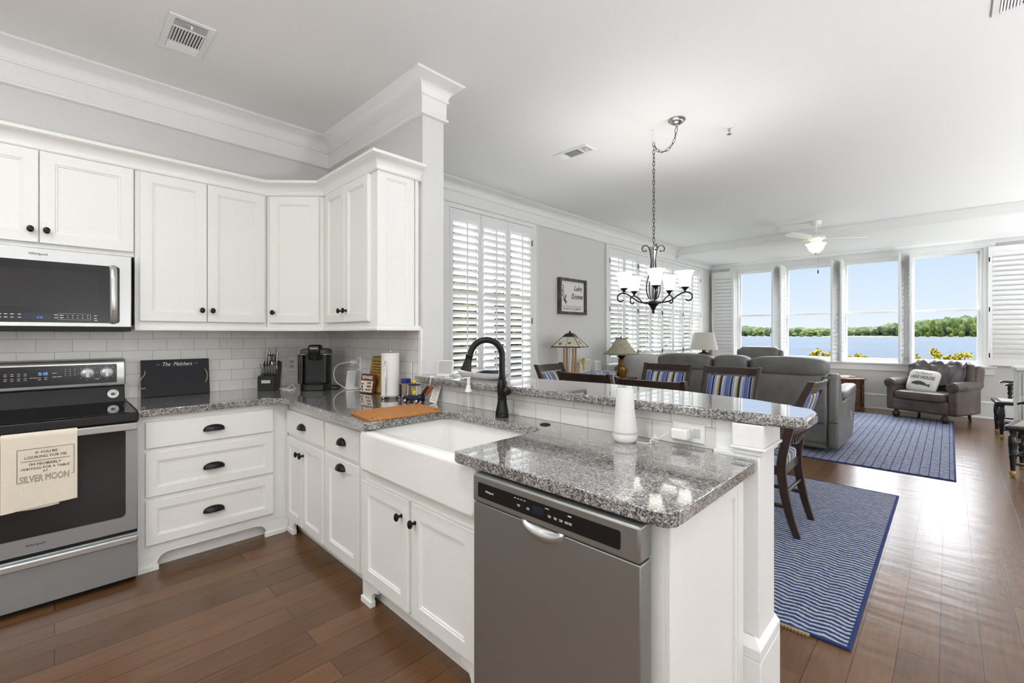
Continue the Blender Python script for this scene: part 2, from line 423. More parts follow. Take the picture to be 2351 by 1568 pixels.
# ---------------------------------------------------------------- mesh building
class MB:
    def __init__(s, o=(0, 0, 0)):
        s.v = []; s.f = []; s.o = Vector(o); s.T = Matrix.Identity(4)
    def at(s, T): s.T = T; return s
    def add(s, vs, fs):
        n = len(s.v)
        for p in vs: s.v.append(s.T @ Vector(p) - s.o)
        for q in fs: s.f.append([n + i for i in q])
        return s
    def box(s, x0, x1, y0, y1, z0, z1):
        return s.add([(x, y, z) for z in (z0, z1) for y in (y0, y1) for x in (x0, x1)],
                     [(0, 2, 3, 1), (4, 5, 7, 6), (0, 1, 5, 4), (2, 6, 7, 3), (0, 4, 6, 2), (1, 3, 7, 5)])
    def prism(s, pts, a, b, ax='z'):
        n = len(pts)
        def P(p, h): return {'z': (p[0], p[1], h), 'y': (p[0], h, p[1]), 'x': (h, p[0], p[1])}[ax]
        return s.add([P(p, a) for p in pts] + [P(p, b) for p in pts],
                     [tuple(range(n))[::-1], tuple(range(n, 2 * n))] + [(i, (i + 1) % n, n + (i + 1) % n, n + i) for i in range(n)])
    def lathe(s, prof, c=(0, 0, 0), n=24, sx=1, sy=1):
        vs = []; fs = []; R = []
        for r, z in prof:
            if r < 1e-6: R.append([len(vs)]); vs.append((c[0], c[1], c[2] + z))
            else:
                R.append(list(range(len(vs), len(vs) + n)))
                vs += [(c[0] + r * sx * math.cos(2 * PI * i / n), c[1] + r * sy * math.sin(2 * PI * i / n), c[2] + z) for i in range(n)]
        for A, B in zip(R, R[1:]):
            for i in range(n):
                j = (i + 1) % n
                if len(A) == 1 and len(B) == 1: continue
                if len(A) == 1: fs.append((A[0], B[i], B[j]))
                elif len(B) == 1: fs.append((A[i], A[j], B[0]))
                else: fs.append((A[i], A[j], B[j], B[i]))
        for E_ in (R[0], R[-1]):
            if len(E_) > 1: fs.append(tuple(E_))
        return s.add(vs, fs)
    def cyl(s, a, b, r, n=16, r2=None):
        return s.tube([a, b], [r, r if r2 is None else r2], n)
    def tube(s, pts, r, n=8, closed=False, flat=1.0):
        pts = [Vector(p) for p in pts]; m = len(pts)
        rs = r if isinstance(r, (list, tuple)) else [r] * m
        vs = []; fs = []; up = None
        for i, p in enumerate(pts):
            if closed: t = pts[(i + 1) % m] - pts[i - 1]
            else: t = pts[min(i + 1, m - 1)] - pts[max(i - 1, 0)]
            t.normalize()
            if up is None: up = Vector((0, 0, 1)) if abs(t.z) < 0.9 else Vector((0, 1, 0))
            a = t.cross(up)
            if a.length < 1e-5: a = t.orthogonal()
            a.normalize(); b = a.cross(t).normalized(); up = b
            vs += [p + (a * math.cos(2 * PI * q / n) + b * math.sin(2 * PI * q / n) * flat) * rs[i] for q in range(n)]
        for i in range(m if closed else m - 1):
            j = (i + 1) % m
            for q in range(n): fs.append((i * n + q, i * n + (q + 1) % n, j * n + (q + 1) % n, j * n + q))
        if not closed: fs += [tuple(range(n)), tuple(range((m - 1) * n, m * n))]
        return s.add(vs, fs)
    def grid(s, fn, nu, nv, cu=False):
        vs = [fn(i / nu, j / nv) for j in range(nv + 1) for i in range(nu + (0 if cu else 1))]
        w = nu + (0 if cu else 1); fs = []
        for j in range(nv):
            for i in range(nu): fs.append((j * w + i, j * w + (i + 1) % w, (j + 1) * w + (i + 1) % w, (j + 1) * w + i))
        return s.add(vs, fs)
    def pad(s, c, sx, sy, sz, e=0.35, n=24, m=14, fn=None):
        def sp(v, q): return math.copysign(abs(v) ** q, v)
        def f(u, v):
            a = 2 * PI * u; b = -PI / 2 + PI * v
            p = Vector((sp(math.cos(b), e) * sp(math.cos(a), e) * sx / 2, sp(math.cos(b), e) * sp(math.sin(a), e) * sy / 2, sp(math.sin(b), e) * sz / 2))
            if fn: p = fn(p)
            return (c[0] + p.x, c[1] + p.y, c[2] + p.z)
        return s.grid(f, n, m, True)
    def sheet(s, fn, nu, nv, th):
        # a surface with thickness th
        A = [Vector(fn(i / nu, j / nv)) for j in range(nv + 1) for i in range(nu + 1)]
        w = nu + 1; N_ = []
        for j in range(nv + 1):
            for i in range(nu + 1):
                du = A[j * w + min(i + 1, nu)] - A[j * w + max(i - 1, 0)]; dv = A[min(j + 1, nv) * w + i] - A[max(j - 1, 0) * w + i]
                q = du.cross(dv); N_.append(q.normalized() if q.length > 1e-9 else Vector((0, 0, 1)))
        B = [a + q * th for a, q in zip(A, N_)]; L = len(A); fs = []
        for j in range(nv):
            for i in range(nu):
                a = (j * w + i, j * w + i + 1, (j + 1) * w + i + 1, (j + 1) * w + i)
                fs += [a, tuple(x + L for x in a[::-1])]
        def e(a, b): fs.append((a, b, b + L, a + L))
        for i in range(nu): e(i, i + 1); e(nv * w + i, nv * w + i + 1)
        for j in range(nv): e(j * w, (j + 1) * w); e(j * w + nu, (j + 1) * w + nu)
        return s.add(A + B, fs)
    def sweep(s, prof, path, closed_prof=True):
        # prof: (d, z); path: plan points; d grows to the right of the walking direction
        n = len(path); P = [Vector((p[0], p[1])) for p in path]; rows = []
        for i, p in enumerate(P):
            d1 = (P[i] - P[i - 1]).normalized() if i else None
            d2 = (P[i + 1] - P[i]).normalized() if i < n - 1 else None
            d1 = d1 or d2; d2 = d2 or d1
            n1 = Vector((d1.y, -d1.x)); n2 = Vector((d2.y, -d2.x)); b = n1 + n2; b = b / max(b.dot(n1), 1e-6)
            rows.append([(p.x + b.x * d, p.y + b.y * d, z) for d, z in prof])
        m = len(prof); fs = []
        for i in range(n - 1):
            for j in range(m if closed_prof else m - 1): fs.append((i * m + j, i * m + (j + 1) % m, (i + 1) * m + (j + 1) % m, (i + 1) * m + j))
        fs += [tuple(range(m)), tuple(range((n - 1) * m, n * m))]
        return s.add([q for r in rows for q in r], fs)
    def shaker(s, u0, u1, z0, z1, n0, t=0.02, fr=0.058, rec=0.009, bead=0.011):
        # local frame: x across, y outwards, z up
        R = lambda a, n: [(u0 + a, n, z0 + a), (u1 - a, n, z0 + a), (u1 - a, n, z1 - a), (u0 + a, n, z1 - a)]
        L = [R(0, n0), R(0, n0 + t - 0.003), R(0.003, n0 + t), R(fr, n0 + t), R(fr + 0.003, n0 + t - 0.004), R(fr + bead - 0.002, n0 + t - 0.004), R(fr + bead, n0 + t - rec)]
        fs = [(0, 1, 2, 3)]
        for i in range(len(L) - 1):
            for j in range(4): fs.append((i * 4 + j, i * 4 + (j + 1) % 4, i * 4 + 4 + (j + 1) % 4, i * 4 + 4 + j))
        fs.append(tuple(len(L) * 4 - 4 + j for j in range(4)))
        return s.add([p for r in L for p in r], fs)
    def slab(s, u0, u1, z0, z1, n0, t=0.02, e=0.004):
        R = lambda a, n: [(u0 + a, n, z0 + a), (u1 - a, n, z0 + a), (u1 - a, n, z1 - a), (u0 + a, n, z1 - a)]
        L = [R(0, n0), R(0, n0 + t - e), R(e, n0 + t)]
        fs = [(0, 1, 2, 3), (8, 9, 10, 11)]
        for i in range(2):
            for j in range(4): fs.append((i * 4 + j, i * 4 + (j + 1) % 4, i * 4 + 4 + (j + 1) % 4, i * 4 + 4 + j))
        return s.add([p for r in L for p in r], fs)
    def cup(s, u, z, n0, w=0.1, h=0.034, d=0.026):
        return s.sheet(lambda a, b: (u + w / 2 * math.cos(PI * a), n0 + 0.002 + d * math.sin(PI * a) ** 0.8 * math.sin(PI / 2 * b), z + h * math.sin(PI * a) ** 0.7 * math.cos(PI / 2 * b)), 20, 8, 0.0025)
    def knob(s, u, z, n0):
        T = s.T
        s.T = T @ Matrix.Translation((u, n0, z)) @ Matrix.Rotation(-PI / 2, 4, 'X')
        s.lathe([(0, 0), (0.0075, 0), (0.0065, 0.003), (0.0048, 0.008), (0.0055, 0.016), (0.011, 0.020), (0.0145, 0.025), (0.0135, 0.031), (0.008, 0.0345), (0, 0.0355)], n=18, sy=1.25)
        s.T = T; return s
    def build(s, name, m, parent=None, bev=0.0, seg=2, ang=38, sub=0, sharp=True):
        me = bpy.data.meshes.new(name)
        bm = bmesh.new()
        vv = [bm.verts.new(p) for p in s.v]
        for q in s.f:
            try: bm.faces.new([vv[i] for i in q])
            except ValueError: pass
        bmesh.ops.recalc_face_normals(bm, faces=bm.faces[:])
        bm.to_mesh(me); bm.free()
        me.materials.append(m)
        for p in me.polygons: p.use_smooth = True
        if sharp: me.set_sharp_from_angle(angle=math.radians(ang))
        o = bpy.data.objects.new(name, me)
        C.objects.link(o)
        if parent is not None: o.parent = parent
        if bev:
            b = o.modifiers.new('bevel', 'BEVEL'); b.width = bev; b.segments = seg; b.limit_method = 'ANGLE'; b.angle_limit = math.radians(40); b.harden_normals = False
        if sub:
            q = o.modifiers.new('sub', 'SUBSURF'); q.levels = sub; q.render_levels = sub
        return o
def frame(o, u, n):
    # local x -> u, local y -> n, z up
    u = Vector(u).normalized(); n = Vector(n).normalized()
    return Matrix(((u.x, n.x, 0, o[0]), (u.y, n.y, 0, o[1]), (0, 0, 1, o[2]), (0, 0, 0, 1)))
def tag(o, label, cat, group=None, kind=None):
    if label: o['label'] = label
    if cat: o['category'] = cat
    if group: o['group'] = group
    if kind: o['kind'] = kind
    return o
def thing(name, label, cat, loc=(0, 0, 0), rz=0.0, group=None):
    o = bpy.data.objects.new(name, None)
    o.empty_display_size = 0.1
    C.objects.link(o)
    o.location = loc; o.rotation_euler = (0, 0, rz)
    return tag(o, label, cat, group)
def W_(root): return MB(root.location)
def struct(mb, name, m, parent=None, bev=0.0, **kw):
    o = mb.build(name, m, parent, bev, **kw)
    if parent is None: o['kind'] = 'structure'
    return o
def copy_tree(o, parent=None):
    c = o.copy(); C.objects.link(c)
    if parent is not None: c.parent = parent
    for ch in list(o.children): copy_tree(ch, c)
    return c
def text(name, s, T, size, m, parent, sx=1.0, shear=0.0, bold=0.0, ext=0.0004, align='CENTER', space=1.0, outline=0.0):
    # T maps text plane (x right, y up, z out) to the world; parent location is subtracted
    cu = bpy.data.curves.new(name, 'FONT')
    cu.body = s; cu.size = size; cu.align_x = align; cu.align_y = 'CENTER'; cu.extrude = ext; cu.shear = shear; cu.offset = bold; cu.space_character = space
    cu.resolution_u = 3
    if outline: cu.fill_mode = 'NONE'; cu.bevel_depth = outline; cu.bevel_resolution = 0; cu.extrude = 0.0
    t = bpy.data.objects.new(name, cu); C.objects.link(t)
    dg = bpy.context.evaluated_depsgraph_get()
    me = bpy.data.meshes.new_from_object(t.evaluated_get(dg))
    bpy.data.objects.remove(t); bpy.data.curves.remove(cu)
    loc = Vector((0, 0, 0)); q = parent
    while q is not None: loc += q.location; q = q.parent
    bm = bmesh.new(); bm.from_mesh(me); bmesh.ops.triangulate(bm, faces=bm.faces[:]); bm.to_mesh(me); bm.free()
    me.transform(Matrix.Translation(-loc) @ T @ Matrix.Diagonal((sx, 1, 1, 1)))
    me.materials.clear(); me.materials.append(m)
    o = bpy.data.objects.new(name, me); C.objects.link(o); o.parent = parent
    return o
def plane(o, u, v):
    # text plane: x -> u, y -> v, z -> u x v
    u = Vector(u).normalized(); v = Vector(v).normalized(); w = u.cross(v)
    return Matrix(((u.x, v.x, w.x, o[0]), (u.y, v.y, w.y, o[1]), (u.z, v.z, w.z, o[2]), (0, 0, 0, 1)))
def arc(c, r, a0, a1, n, u=(1, 0, 0), v=(0, 0, 1)):
    c = Vector(c); u = Vector(u); v = Vector(v)
    return [c + u * r * math.cos(a0 + (a1 - a0) * i / n) + v * r * math.sin(a0 + (a1 - a0) * i / n) for i in range(n + 1)]
def smooth_path(P, n=6):
    P = [Vector(p) for p in P]; out = []
    for i in range(len(P) - 1):
        p0 = P[max(i - 1, 0)]; p1 = P[i]; p2 = P[i + 1]; p3 = P[min(i + 2, len(P) - 1)]
        for j in range(n):
            t = j / n
            out.append(0.5 * ((2 * p1) + (p2 - p0) * t + (2 * p0 - 5 * p1 + 4 * p2 - p3) * t * t + (3 * p1 - p0 - 3 * p2 + p3) * t ** 3))
    return out + [P[-1]]
def rrect(x0, x1, y0, y1, r, n=5):
    out = []
    for cx_, cy_, a in ((x1 - r, y1 - r, 0), (x0 + r, y1 - r, PI / 2), (x0 + r, y0 + r, PI), (x1 - r, y0 + r, 1.5 * PI)):
        out += [(cx_ + r * math.cos(a + PI / 2 * i / n), cy_ + r * math.sin(a + PI / 2 * i / n)) for i in range(n + 1)]
    return out
def adopt(o, r):
    # a part modelled in world coordinates becomes a child of a turned thing
    T = Matrix.Translation(r.location) @ Matrix.Rotation(r.rotation_euler.z, 4, 'Z')
    o.data.transform(T.inverted()); o.parent = r
    return o
# ================================================================ STRUCTURE
XA, YB = -3.84, 1.665          # range wall plane, sink wall plane
YF = 10.3                      # far window wall
struct(MB().box(-4.0, 3.3, -3.0, YF + 0.15, -0.12, 0.0), 'floor', M['floor'])
m = MB().box(-4.0, 3.3, -3.0, 8.5, 3.0, 3.2)
m.box(-4.0, 3.3, 8.5, YF + 0.2, 2.857, 3.2)
struct(m, 'ceiling', M['ceil'])
# left wall with two shuttered openings
NW = (2.955, 4.285, 0.40, 2.70); FW = (6.09, 9.72, 0.86, 2.70)
m = MB()
def wallx(m, y0, y1, z0, z1): m.box(XA - 0.16, XA, y0, y1, z0, z1)
wallx(m, -3.0, NW[0], 0, 3.0); wallx(m, NW[0], NW[1], 0, NW[2]); wallx(m, NW[0], NW[1], NW[3], 3.0)
wallx(m, NW[1], FW[0], 0, 3.0); wallx(m, FW[0], FW[1], 0, FW[2]); wallx(m, FW[0], FW[1], FW[3], 3.0); wallx(m, FW[1], YF + 0.15, 0, 3.0)
struct(m, 'wall_left', M['wall'])
struct(MB().box(XA, -2.438, YB, 1.833, 0, 3.0), 'wall_kitchen', M['wall'])
struct(MB().box(-4.0, 3.3, -3.15, -3.0, 0, 3.0), 'wall_back', M['wall'])
struct(MB().box(3.15, 3.3, -3.0, YF + 0.15, 0, 3.0), 'wall_right', M['wall'])
FX0, FX1, FZ0, FZ1 = -3.285, 0.385, 0.835, 2.70
m = MB()
def wally(m, x0, x1, z0, z1): m.box(x0, x1, YF, YF + 0.15, z0, z1)
wally(m, -3.84, FX0, 0, 2.9); wally(m, FX1, 3.15, 0, 2.9); wally(m, FX0, FX1, 0, FZ0); wally(m, FX0, FX1, FZ1, 2.9)
struct(m, 'wall_far', M['wall'])
# knee wall of the peninsula and its tile, backsplash tile
struct(MB().box(-2.438, -0.50, YB + 0.008, 1.80, 0, 1.028), 'wall_peninsula', M['trim'])
struct(MB().box(XA, XA + 0.008, -0.7, YB, 0.914, 1.37), 'wall_backsplash_range', M['tileA'])
struct(MB().box(XA + 0.008, -2.438, YB - 0.008, YB, 0.914, 1.37).box(-2.438, -0.60, YB, YB + 0.008, 0.914, 1.028), 'wall_backsplash_sink', M['tileB'])
struct(MB().box(-0.60, -0.535, YB - 0.002, YB + 0.008, 0.914, 1.028), 'trim_tile_edge', M['trim'])
struct(MB().box(-2.47, -2.436, YB - 0.012, YB - 0.006, 1.06, 1.385), 'trim_tile_end', M['trim'], bev=0.003)
# crown mouldings
crown = [(0, 2.75), (0.012, 2.75), (0.024, 2.756), (0.026, 2.768), (0.016, 2.776), (0.014, 2.782), (0.014, 2.878), (0.024, 2.882), (0.027, 2.892), (0.022, 2.898), (0.026, 2.915), (0.036, 2.938), (0.052, 2.958), (0.074, 2.974), (0.086, 2.979), (0.09, 2.984), (0.098, 2.987), (0.105, 2.993), (0.105, 3.0), (0, 3.0)]
struct(MB().sweep(crown, [(XA, -3.0), (XA, YB), (-2.438, YB), (-2.438, 1.833), (XA, 1.833), (XA, 8.5)]), 'trim_1', M['trim'], ang=50)
crown2 = [(0, 2.757), (0.012, 2.757), (0.02, 2.765), (0.016, 2.775), (0.02, 2.79), (0.036, 2.815), (0.06, 2.838), (0.075, 2.842), (0.085, 2.85), (0.085, 2.857), (0, 2.857)]
struct(MB().sweep(crown2, [(XA, 8.5), (XA, YF), (3.15, YF)]), 'trim_2', M['trim'], ang=50)
struct(MB().box(XA, 3.15, 8.475, 8.5, 2.857, 3.0).box(XA, 3.15, 8.465, 8.475, 2.857, 2.885), 'trim_3', M['trim'])
base = [(0, 0), (0.03, 0), (0.03, 0.018), (0.018, 0.03), (0.018, 0.235), (0.026, 0.245), (0.022, 0.262), (0.008, 0.272), (0, 0.272)]
struct(MB().sweep(base, [(XA, 1.833), (XA, YF), (3.15, YF)]), 'baseboard_far', M['trim'])
# end post of the peninsula
m = MB()
m.box(-0.535, -0.437, 1.628, 1.832, 0.952, 1.028)
m.box(-0.540, -0.431, 1.622, 1.838, 0.942, 0.952).box(-0.532, -0.442, 1.631, 1.828, 0.925, 0.942)
m.box(-0.60, -0.452, 1.636, 1.815, 0.0, 0.925)
m.box(-0.605, -0.437, 1.60, 1.832, 0.0, 0.262)
m.sweep([(0, 0.262), (0.0, 0.30), (-0.016, 0.318), (-0.03, 0.325), (-0.03, 0.262)], [(-0.437, 1.832), (-0.437, 1.60), (-0.605, 1.60)][::-1])
struct(m, 'trim_post', M['trim'], bev=0.003)

# ---------------------------------------------------------------- windows
def sash_window(n, o, u, nrm, w, z0, z1, rail):
    # opening from u=0..w, frame centred on the wall; nrm points into the room
    T = frame(o, u, nrm)
    f = MB().at(T)
    e = 0.035
    for a, b_, c_, d in ((0, w, z0, z0 + e), (0, w, z1 - e, z1), (0, e, z0 + e, z1 - e), (w - e, w, z0 + e, z1 - e)): f.box(a, b_, -0.12, -0.02, c_, d)
    fo = struct(f, 'window_%d' % n, M['trim'], bev=0.002)
    for nm, za, zb, d in (('upper_sash', rail, z1 - e, -0.095), ('lower_sash', z0 + e, rail + 0.035, -0.06)):
        s_ = MB().at(T); t = 0.036
        a0, a1 = e, w - e
        s_.box(a0, a1, d - 0.015, d + 0.015, za, za + t).box(a0, a1, d - 0.015, d + 0.015, zb - t, zb).box(a0, a0 + t, d - 0.015, d + 0.015, za + t, zb - t).box(a1 - t, a1, d - 0.015, d + 0.015, za + t, zb - t)
        so = s_.build(nm, M['trim'], fo, 0.002)
        MB().at(T).box(a0 + t * 0.5, a1 - t * 0.5, d - 0.003, d + 0.003, za + t * 0.5, zb - t * 0.5).build('pane', M['pane'], so)
    return fo
far_glass = ((-3.241, -2.517), (-2.319, -1.534), (-1.385, -0.598), (-0.458, 0.332))
mull = [(-3.285, -3.285)] + [(0, 0)] * 3
edges = [FX0, -2.418, -1.46, -0.528, FX1]
for i in range(4):
    a, b_ = edges[i] + (0.025 if i else 0), edges[i + 1] - (0.025 if i < 3 else 0)
    sash_window(i + 1, (a, YF, 0), (1, 0, 0), (0, -1, 0), b_ - a, FZ0, FZ1, 1.715)
m = MB()
for i in (1, 2, 3): m.box(edges[i] - 0.025, edges[i] + 0.025, YF - 0.005, YF + 0.15, FZ0, FZ1)
struct(m, 'trim_4', M['trim'])
# casing, sill and apron of the far windows
m = MB().box(-3.39, FX0, YF - 0.022, YF, 0.80, 2.70).box(FX1, 0.455, YF - 0.022, YF, 0.80, 2.70)
m.box(-3.42, 0.515, YF - 0.024, YF, 2.70, 2.785).box(-3.43, 0.525, YF - 0.034, YF, 2.785, 2.80)
for i in (1, 2, 3): m.box(edges[i] - 0.06, edges[i] + 0.06, YF - 0.02, YF, 0.83, 2.70)
struct(m, 'trim_5', M['trim'], bev=0.003)
struct(MB().box(-3.44, 0.53, YF - 0.07, YF, 0.805, 0.832).box(-3.40, 0.50, YF - 0.022, YF, 0.688, 0.805), 'trim_sill', M['trim'], bev=0.004)
# left wall windows behind the shutters
sash_window(5, (XA - 0.02, NW[0], 0), (0, 1, 0), (1, 0, 0), (NW[1] - NW[0]) / 2, NW[2], NW[3], 1.75)
sash_window(6, (XA - 0.02, (NW[0] + NW[1]) / 2, 0), (0, 1, 0), (1, 0, 0), (NW[1] - NW[0]) / 2, NW[2], NW[3], 1.75)
fw4 = (FW[1] - FW[0]) / 4
for i in range(4): sash_window(7 + i, (XA - 0.02, FW[0] + i * fw4, 0), (0, 1, 0), (1, 0, 0), fw4, FW[2], FW[3], 1.75)
def casing(y0, y1, z0, z1):
    m = MB().box(XA, XA + 0.022, y0 - 0.08, y0, z0 - 0.1, 2.75).box(XA, XA + 0.022, y1, y1 + 0.08, z0 - 0.1, 2.75).box(XA, XA + 0.022, y0, y1, z1, 2.75)
    m.box(XA, XA + 0.03, y0 - 0.09, y0 - 0.07, z0 - 0.1, 2.75).box(XA, XA + 0.03, y1 + 0.07, y1 + 0.09, z0 - 0.1, 2.75)
    m.box(XA, XA + 0.06, y0 - 0.1, y1 + 0.1, z0 - 0.03, z0).box(XA, XA + 0.02, y0 - 0.08, y1 + 0.08, z0 - 0.12, z0 - 0.03)
    return m
struct(casing(*NW), 'trim_6', M['trim'], bev=0.003)
struct(casing(*FW), 'trim_7', M['trim'], bev=0.003)

# ---------------------------------------------------------------- plantation shutters
def shutter(loc, ang, w, z0, z1, label, group, tilt=34, rod=True, pitch=0.0765, hinge=None, st=0.042):
    # panel lies along local x from 0..w, local y faces the room
    r = thing('plantation_shutter', label, 'shutter', (loc[0], loc[1], 0), ang, group)
    t = 0.014
    f = MB().box(0, st, -t, t, z0, z1).box(w - st, w, -t, t, z0, z1).box(st, w - st, -t, t, z1 - 0.10, z1).box(st, w - st, -t, t, z0, z0 + 0.10)
    f.build('frame', M['shutter'], r, 0.002)
    lv = MB(); nl = round((z1 - z0 - 0.20) / pitch); pitch = (z1 - z0 - 0.20) / nl; z = z0 + 0.10 + pitch * 0.5
    c_, s_ = math.cos(math.radians(tilt)), math.sin(math.radians(tilt))
    while z < z1 - 0.10 - pitch * 0.3:
        hw = 0.043
        prof = [(-hw, 0), (-hw * 0.6, 0.004), (0, 0.0055), (hw * 0.6, 0.004), (hw, 0), (hw * 0.6, -0.004), (0, -0.0055), (-hw * 0.6, -0.004)]
        lv.prism([(a * c_ - b_ * s_, z + a * s_ + b_ * c_) for a, b_ in prof], st + 0.002, w - st - 0.002, 'x')
        z += pitch
    lv.build('louvers', M['shutter'], r)
    if rod: MB().box(w / 2 - 0.006, w / 2 + 0.006, 0.036, 0.047, z0 + 0.16, z1 - 0.13).build('tilt_rod', M['shutter'], r, 0.002)
    if hinge is not None:
        for hz in (z0 + 0.16, (z0 + z1) / 2 - 0.05, z1 - 0.2):
            MB().box(hinge - 0.007, hinge + 0.007, t, t + 0.004, hz - 0.035, hz + 0.035).build('hinge', M['blackmatte'], r)
    return r
pw = (NW[1] - NW[0]) / 3
nm = ('left white louvered shutter of the near window, beside the kitchen pier', 'middle white louvered shutter of the near left-wall window', 'right white louvered shutter of the near window, with black hinges')
for i in range(3): shutter((XA + 0.008, NW[0] + pw * (i + 1) - 0.002), -PI / 2, pw - 0.004, NW[2] + 0.01, NW[3] - 0.005, nm[i], 'shutters on the near left window', hinge=(0.012 if i == 2 else None), tilt=44)
pw = (FW[1] - FW[0]) / 8
ordn = ('first', 'second', 'third', 'fourth', 'fifth', 'sixth', 'seventh', 'eighth')
for i in range(8):
    shutter((XA + 0.008, FW[0] + pw * (i + 1) - 0.002), -PI / 2, pw - 0.004, FW[2] + 0.01, FW[3] - 0.005, ordn[i] + ' white louvered shutter from the left in the wide window behind the chandelier', 'shutters on the far left window', hinge=(0.012 if i in (1, 3, 5, 7) else (pw - 0.016 if i in (0, 2, 4, 6) else None)), tilt=46)
# open shutters of the lake windows: folded flat on the wall at both ends, edge-on at the mullions
sw = 0.46
shutter((-3.30 - 0.0, YF - 0.05), PI, sw, 0.845, 2.695, 'white shutter folded flat on the wall left of the lake windows, in front', 'closed shutters beside the lake windows', 66, False)
shutter((-3.31, YF - 0.085), PI, sw, 0.845, 2.695, 'white shutter folded flat on the wall left of the lake windows, behind', 'closed shutters beside the lake windows', 66, False)
for k_, s_ in ((0, 'in front'), (1, 'behind')):
    shutter((0.435 + sw + 0.01 * k_, YF - 0.085 + 0.035 * k_), PI, sw, 0.845, 2.70, 'wide white shutter folded flat on the wall right of the lake windows, ' + s_, 'closed shutters beside the lake windows', 66, False, hinge=sw - 0.01)
for i, nme in ((1, 'left'), (2, 'middle'), (3, 'right')):
    for sg, side in ((-1, 'left'), (1, 'right')):
        shutter((edges[i] + sg * 0.045, YF - 0.022), -PI / 2 + (0.06 * sg), 0.43, 0.845, 2.69, 'open white shutter standing edge-on at the %s mullion of the lake windows, %s leaf' % (nme, side), 'open shutters at the lake window mullions', 62, False)
# ================================================================ KITCHEN CABINETS
FA = lambda x: frame((x, 0, 0), (0, 1, 0), (1, 0, 0))     # faces on the range wall: local x = world y
FB = lambda y: frame((0, y, 0), (1, 0, 0), (0, -1, 0))    # faces on the sink wall: local x = world x
def doorp(root, T, u0, u1, z0, z1, knob=None, cup=None, fr=0.058, nm='door', t=0.02):
    d = MB(root.location).at(T).shaker(u0, u1, z0, z1, 0, t, fr).build(nm, M['paint'], root)
    if knob: MB(root.location).at(T).knob(knob[0], knob[1], t).build('knob', M['bronze'], d)
    if cup: MB(root.location).at(T).cup(cup[0], cup[1], t).build('cup_pull', M['bronze'], d)
    return d
def drawerp(root, T, u0, u1, z0, z1, cup, flat=True, t=0.02):
    mb = MB(root.location).at(T)
    (mb.slab(u0, u1, z0, z1, 0, t) if flat else mb.shaker(u0, u1, z0, z1, 0, t, 0.05))
    d = mb.build('drawer', M['paint'], root)
    MB(root.location).at(T).cup(cup[0], cup[1], t, w=0.112 if u1 - u0 > 0.5 else 0.09, h=0.036).build('cup_pull', M['bronze'], d)
    return d
def foot(mb, u0, u1, n0, side, zt=0.10):
    # bracket foot with an ogee cut and a little plinth, in the (u, z) plane
    w = u1 - u0
    P = [(0, 0), (w * 0.58, 0), (w * 0.58, 0.036)] + [(w * 0.60 + (w * 0.36) * (1 - math.cos(a * PI / 2)), 0.040 + 0.046 * math.sin(a * PI / 2)) for a in (0.2, 0.4, 0.6, 0.8, 1.0)] + [(w, 0.086), (w, zt), (0, zt)]
    Q = [(u0 + p, z) if side < 0 else (u1 - p, z) for p, z in P]
    mb.prism(Q, n0 - 0.02, n0, 'y')
    a, b_ = (u0, u0 + w * 0.60) if side < 0 else (u1 - w * 0.60, u1)
    mb.box(a - 0.004, b_ + 0.004, n0 - 0.02, n0 + 0.008, 0.0, 0.03)
def boxat(root, *a): return MB(root.location).box(*a)

# --- drawer base beside the range
XB = -3.207
r = thing('base_cabinet', 'white three-drawer base cabinet right of the range', 'cabinet', (-3.5, 0.7, 0))
mb = boxat(r, XA + 0.012, XB, 0.317, 1.109, 0.10, 0.874); mb.at(FA(XB)); foot(mb, 0.317, 0.472, 0.0, -1); foot(mb, 0.893, 1.085, 0.0, 1); mb.box(1.075, 1.125, -0.05, -0.001, 0.0, 0.10); mb.box(0.472, 0.893, -0.02, 0.0, 0.086, 0.10)
mb.build('carcass', M['paint'], r, 0.002)
mb = MB(r.location).at(FA(-3.27)).box(0.32, 1.08, -0.02, 0, 0, 0.10).box(0.32, 1.08, 0, 0.008, 0.058, 0.066); mb.build('toe_kick', M['paint'], r)
drawerp(r, FA(XB), 0.352, 1.011, 0.692, 0.84, (0.676, 0.752))
drawerp(r, FA(XB), 0.352, 1.011, 0.421, 0.669, (0.676, 0.524), False)
drawerp(r, FA(XB), 0.352, 1.011, 0.150, 0.399, (0.676, 0.262), False)
# --- corner / two-door base on the sink wall
YC = 1.11
r = thing('base_cabinet', 'white base cabinet in the corner with one drawer over two narrow doors', 'cabinet', (-2.9, 1.4, 0))
mb = boxat(r, -3.205, -2.592, YC, YB - 0.012, 0.10, 0.874); mb.at(FB(YC)); foot(mb, -3.2, -3.06, 0.0, -1)
mb.build('carcass', M['paint'], r, 0.002)
boxat(r, -3.20, -2.592, YC + 0.06, YC + 0.08, 0, 0.10).build('toe_kick', M['paint'], r)
drawerp(r, FB(YC), -3.185, -2.607, 0.673, 0.827, (-2.91, 0.733))
doorp(r, FB(YC), -3.185, -2.927, 0.106, 0.65, (-2.955, 0.57), fr=0.05)
doorp(r, FB(YC), -2.921, -2.607, 0.106, 0.65, (-2.893, 0.57), fr=0.05)
# --- narrow pull-out
r = thing('base_cabinet', 'narrow white pull-out cabinet with two dark cup pulls left of the sink', 'cabinet', (-2.37, 1.4, 0))
mb = boxat(r, -2.588, -2.125, YC, YB - 0.012, 0.10, 0.874)
mb.build('carcass', M['paint'], r, 0.002)
boxat(r, -2.588, -2.125, YC + 0.06, YC + 0.08, 0, 0.10).build('toe_kick', M['paint'], r)
drawerp(r, FB(YC), -2.574, -2.165, 0.669, 0.829, (-2.352, 0.735))
doorp(r, FB(YC), -2.574, -2.165, 0.104, 0.65, cup=(-2.362, 0.595), nm='pull_out_door')
